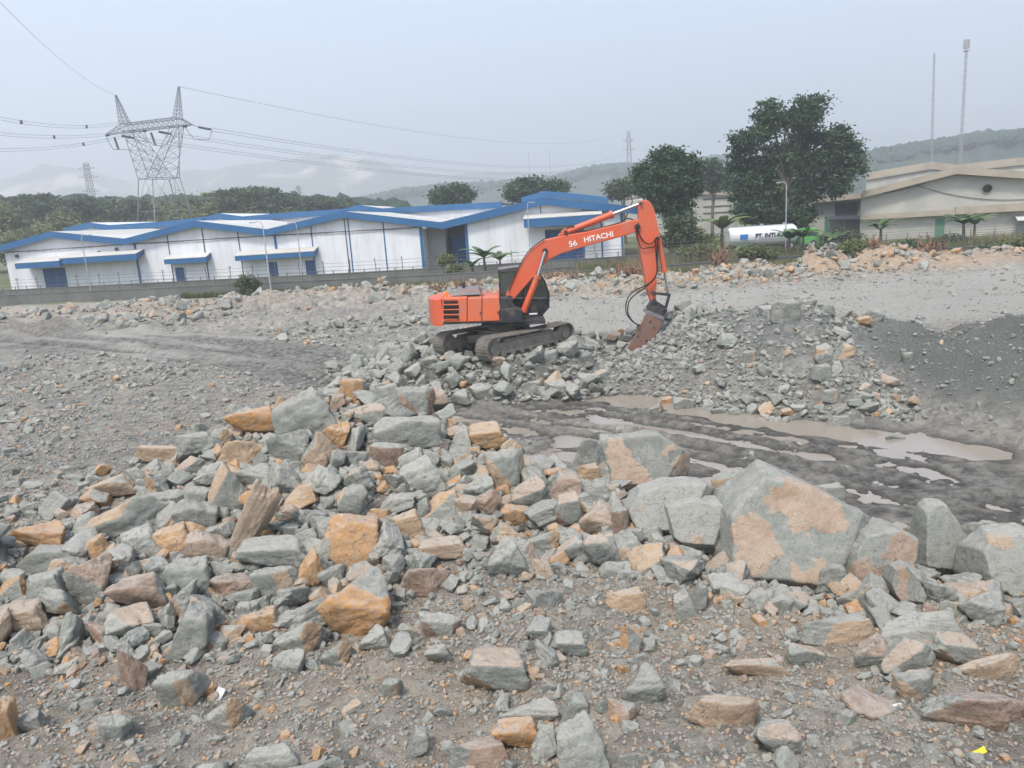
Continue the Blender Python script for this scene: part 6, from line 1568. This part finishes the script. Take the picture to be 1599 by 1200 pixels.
def small_pylon(px, ytop, ybase, Y, label, wbase, arms, top_arm=None, lean=0):
    p = at(px, ybase, Y); t = at(px, ytop, Y); h_ = t[2]; e = empty('electricity_pylon', (p[0], Y, 0)); tag(e, label, 'pylon'); s_ = Y / FPX
    r = max(.07, .45 * s_); b = MB(); wb2 = wbase * s_ / 2; wt = wb2 * .38
    q0 = [(-wb2, -wb2, 0), (wb2, -wb2, 0), (wb2, wb2, 0), (-wb2, wb2, 0)]; q1 = [(-wt, -wt, h_), (wt, -wt, h_), (wt, wt, h_), (-wt, wt, h_)]
    lattice('x', b, q0, q1, 10, r, r * .55); b.build('mast', 'lattice_steel', e)
    for (yy, half) in arms:
        z = at(px, yy, Y)[2]; b = MB()
        for sd_ in (-1, 1):
            b.beam((0, 0, z), (sd_ * half * s_, 0, z), r); b.beam((0, 0, z + 2.4 * s_ * 2), (sd_ * half * s_, 0, z), r * .7); b.beam((sd_ * half * .5 * s_, 0, z), (sd_ * half * .4 * s_, 0, z + 1.6 * s_ * 2), r * .5)
        b.build('crossarm', 'lattice_steel', e)
small_pylon(147, 254, 330, 330, 'small lattice pylon with a flat lopsided top arm, left of the big pylon', 14, [(263, 13), (277, 15), (299, 14)])
small_pylon(985, 205, 330, 640, 'distant lattice pylon on the skyline above the excavator arm', 10, [(219, 9), (234, 9), (221, 6)])
small_pylon(470, 290, 330, 420, 'tiny distant pylon behind the tree belt above the second gable', 8, [(295, 6), (302, 6)])
def mast(px0, ybase, px1, ytop, Y, label, w_=.6, banded=True, head=False):
    p = at(px0, ybase, Y); t = at(px1, ytop, Y); z0_ = -1.0; e = empty('radio_mast', (p[0], Y, z0_)); tag(e, label, 'mast'); dx = t[0] - p[0]; h_ = t[2] - z0_
    b = MB(); q0 = [(-w_, -w_, 0), (w_, -w_, 0), (w_, w_, 0), (-w_, w_, 0)]; q1 = [(dx - w_ * .7, -w_ * .7, h_), (dx + w_ * .7, -w_ * .7, h_), (dx + w_ * .7, w_ * .7, h_), (dx - w_ * .7, w_ * .7, h_)]
    lattice('x', b, q0, q1, 26, w_ * .20, w_ * .09); b.build('lattice', 'mast_paint', e)
    if head:
        b = MB()
        for a in range(3): b.box((dx + w_ * 2.2 * math.cos(a * 2.1), w_ * 2.2 * math.sin(a * 2.1), h_ - 1.6), (w_ * 1.1, w_ * .7, 3.2))
        b.box((dx, 0, h_ - 4), (w_ * 4, w_ * 4, .3)); b.build('antenna', 'mast_paint', e)
mast(1456, 270, 1459, 84, 300, 'slim radio mast on the right, the shorter left one of the pair', .34)
mast(1499, 262, 1510, 62, 300, 'tall radio mast with antennas at its top, farthest right', .42, head=True)
mast(827, 285, 825, 237, 700, 'faint thin distant mast, left of two above the tallest gable', .35)
mast(859, 285, 858, 235, 700, 'faint thin distant mast, right of two above the tallest gable', .35)
# ================================================================== HILLS
def hill(name, pts, Y, depth, mat, amp, seed, nx_=220, fy=1.0, bumpy=0.0):
    px_ = [p[0] for p in pts]; cr = np.array([at(p[0], p[1], Y) for p in pts]); X = np.linspace(cr[0, 0], cr[-1, 0], nx_); Zc = np.interp(X, cr[:, 0], cr[:, 2]); ny_ = 40
    V = np.zeros((ny_, nx_, 3)); t = np.linspace(-1, 1, ny_)
    for j, tt in enumerate(t):
        yy = Y + tt * depth; prof_ = np.cos(tt * math.pi / 2) ** 1.2
        nn = fbm(X / (depth * .35) + seed, np.full(nx_, yy / (depth * .35)), 5) * amp * (1 - .5 * abs(tt)) ; nb_ = fbm(X / 9 + seed, np.full(nx_, yy / 9), 3) * bumpy
        V[j, :, 0] = X * (yy / Y if tt < 0 else 1); V[j, :, 1] = yy; V[j, :, 2] = -2 + (Zc + 2) * prof_ + nn * prof_ * (0.25 if abs(tt) < .08 else 1) + nb_
    id_ = np.arange(nx_ * ny_).reshape(ny_, nx_); F_ = np.stack([id_[:-1, :-1], id_[:-1, 1:], id_[1:, 1:], id_[1:, :-1]], -1).reshape(-1, 4)
    o_ = link(name, np_mesh(name, V.reshape(-1, 3), F_, True), mat); tag(o_, kind='structure'); return o_
hill('hills', [(-150, 300), (0, 282), (60, 275), (110, 270), (150, 280), (200, 284), (250, 288), (330, 278), (370, 262), (420, 254), (470, 250), (540, 256), (600, 258), (640, 266), (700, 272), (760, 268), (840, 270), (900, 268), (960, 272), (1040, 270), (1140, 262), (1300, 262)], 2600, 700, 'hill_scarred', 60, 3)
hill('mountain', [(1060, 262), (1250, 240), (1360, 214), (1430, 204), (1480, 188), (1520, 170), (1560, 162), (1600, 163), (1700, 172), (1850, 205)], 5200, 1200, 'hill_green', 90, 9)
hill('ridge', [(560, 318), (640, 300), (700, 293), (760, 290), (860, 282), (905, 268), (960, 263), (1010, 266), (1080, 255), (1140, 246), (1180, 255), (1300, 262), (1360, 256), (1420, 250)], 1100, 300, 'far_forest', 12, 5, 500, bumpy=7)
hill('ridge', [(1280, 262), (1340, 248), (1380, 236), (1420, 230), (1460, 224), (1500, 218), (1545, 212), (1600, 214), (1700, 206), (1800, 215)], 620, 160, 'far_forest', 6, 7, 500, bumpy=5)
# forest crowns on the ridges: one far-off wood
rngF = np.random.default_rng(12); VV = []; FF = []; nb = 0
for (prof, Y, dep_, n, s0, s1) in (([(560, 318), (640, 300), (700, 293), (760, 290), (860, 282), (905, 268), (960, 263), (1010, 266), (1080, 255), (1140, 246), (1180, 255), (1300, 262), (1360, 256)], 1100, 120, 1300, 3, 7), ([(1280, 262), (1340, 248), (1380, 236), (1420, 230), (1460, 224), (1500, 218), (1545, 212), (1600, 214), (1700, 206)], 620, 70, 1700, 1.8, 4.2), ([(-80, 330), (0, 325), (200, 330), (400, 322), (560, 332), (640, 334)], 260, 40, 420, 3, 5.5)):
    cr = np.array([at(p[0], p[1], Y) for p in prof])
    for i in range(n):
        x = rngF.uniform(cr[0, 0], cr[-1, 0]); dy = rngF.uniform(-dep_, dep_ * .2); zt2 = float(np.interp(x, cr[:, 0], cr[:, 2])); z = (zt2 + 2) * math.cos(dy / (dep_ * 3.3) * 1.57) - 2
        s = rngF.uniform(s0, s1); V0, F0 = ICO[2]; k_ = V0 * (1 + .5 * n3(V0, 2.0, i * .7) + .35 * n3(V0, 5.0, i * .3))[:, None]
        VV.append(k_ * (s, s, s * rngF.uniform(.6, 1.0)) + (x, Y + dy, z - s * .1)); FF.append(F0 + nb); nb += len(V0)
tag(link('woodland', np_mesh('woodland', np.concatenate(VV), np.concatenate(FF), False), 'far_forest'), 'dark far-off woods on the low ridges behind the industrial area', 'woodland', kind='stuff')

# ================================================================== LITTER
def sheet(name, label, cat, px, py, wpx, hpx, mat, seed, yaw=0, nxs=10, crumple=.25, lift=.02, th=.004, tilt=50):
    P_, t = hit(px, py); s_ = t / FPX; rng = np.random.default_rng(seed); wv_, hv_ = wpx * s_ / 2, hpx * s_ / 2
    X, Y_ = np.meshgrid(np.linspace(-1, 1, nxs), np.linspace(-1, 1, nxs)); Zs = crumple * min(wv_, hv_) * 1.6 * fbm(X * 1.6 + seed, Y_ * 1.6, 3)
    V = np.stack([X * wv_, Y_ * hv_, Zs], -1).reshape(-1, 3); V2 = V - (0, 0, th); n_ = nxs * nxs; id_ = np.arange(n_).reshape(nxs, nxs)
    F_ = np.stack([id_[:-1, :-1], id_[:-1, 1:], id_[1:, 1:], id_[1:, :-1]], -1).reshape(-1, 4); F_ = np.concatenate([F_, F_[:, ::-1] + n_])
    o_ = link(name, np_mesh(name, np.concatenate([V, V2]), F_, False), mat); o_.rotation_euler = (rad(tilt), 0, rad(yaw)); o_.rotation_euler = (Matrix.Rotation(rad(tilt), 3, 'X') @ Matrix.Rotation(rad(yaw), 3, 'Z')).to_euler(); o_.location = P_ + np.array([0, -.04, lift + hv_ * .5]); tag(o_, label, cat); return o_
sheet('plastic_scrap', 'crumpled white plastic scrap lying on grey stones, lower left', 'litter', 345, 1088, 13, 20, 'plastic_white', 1, -20)
sheet('plastic_strip', 'short yellow plastic strip at the bottom right', 'litter', 1516, 1179, 44, 9, 'plastic_yellow', 2, 18)
sheet('torn_sheet', 'torn coppery brown sheet wedged between rocks on the lower heap', 'litter', 374, 920, 46, 26, 'copper_sheet', 3, 5, crumple=.4)
sheet('wrapper', 'small pale wrapper with a purple edge in the right foreground', 'litter', 1396, 1106, 20, 10, 'plastic_white', 4, 8)
# ================================================================== HAZE
b = MB(); b.box((0, 3200, 395), (9000, 7400, 810)); hz = b.build('haze', None)
hm = bpy.data.materials.new('haze'); hm.use_nodes = True; hn = hm.node_tree; hn.nodes.remove(hn.nodes['Principled BSDF'])
pv = hn.nodes.new('ShaderNodeVolumePrincipled'); pv.inputs['Color'].default_value = (.90, .95, 1, 1); pv.inputs['Density'].default_value = .0008; pv.inputs['Anisotropy'].default_value = .25
hn.links.new(pv.outputs[0], hn.nodes['Material Output'].inputs['Volume']); hz.data.materials.append(hm)
tag(hz, 'pale smoky haze over the whole valley', 'haze', kind='stuff')
SC.cycles.volume_bounces = 1
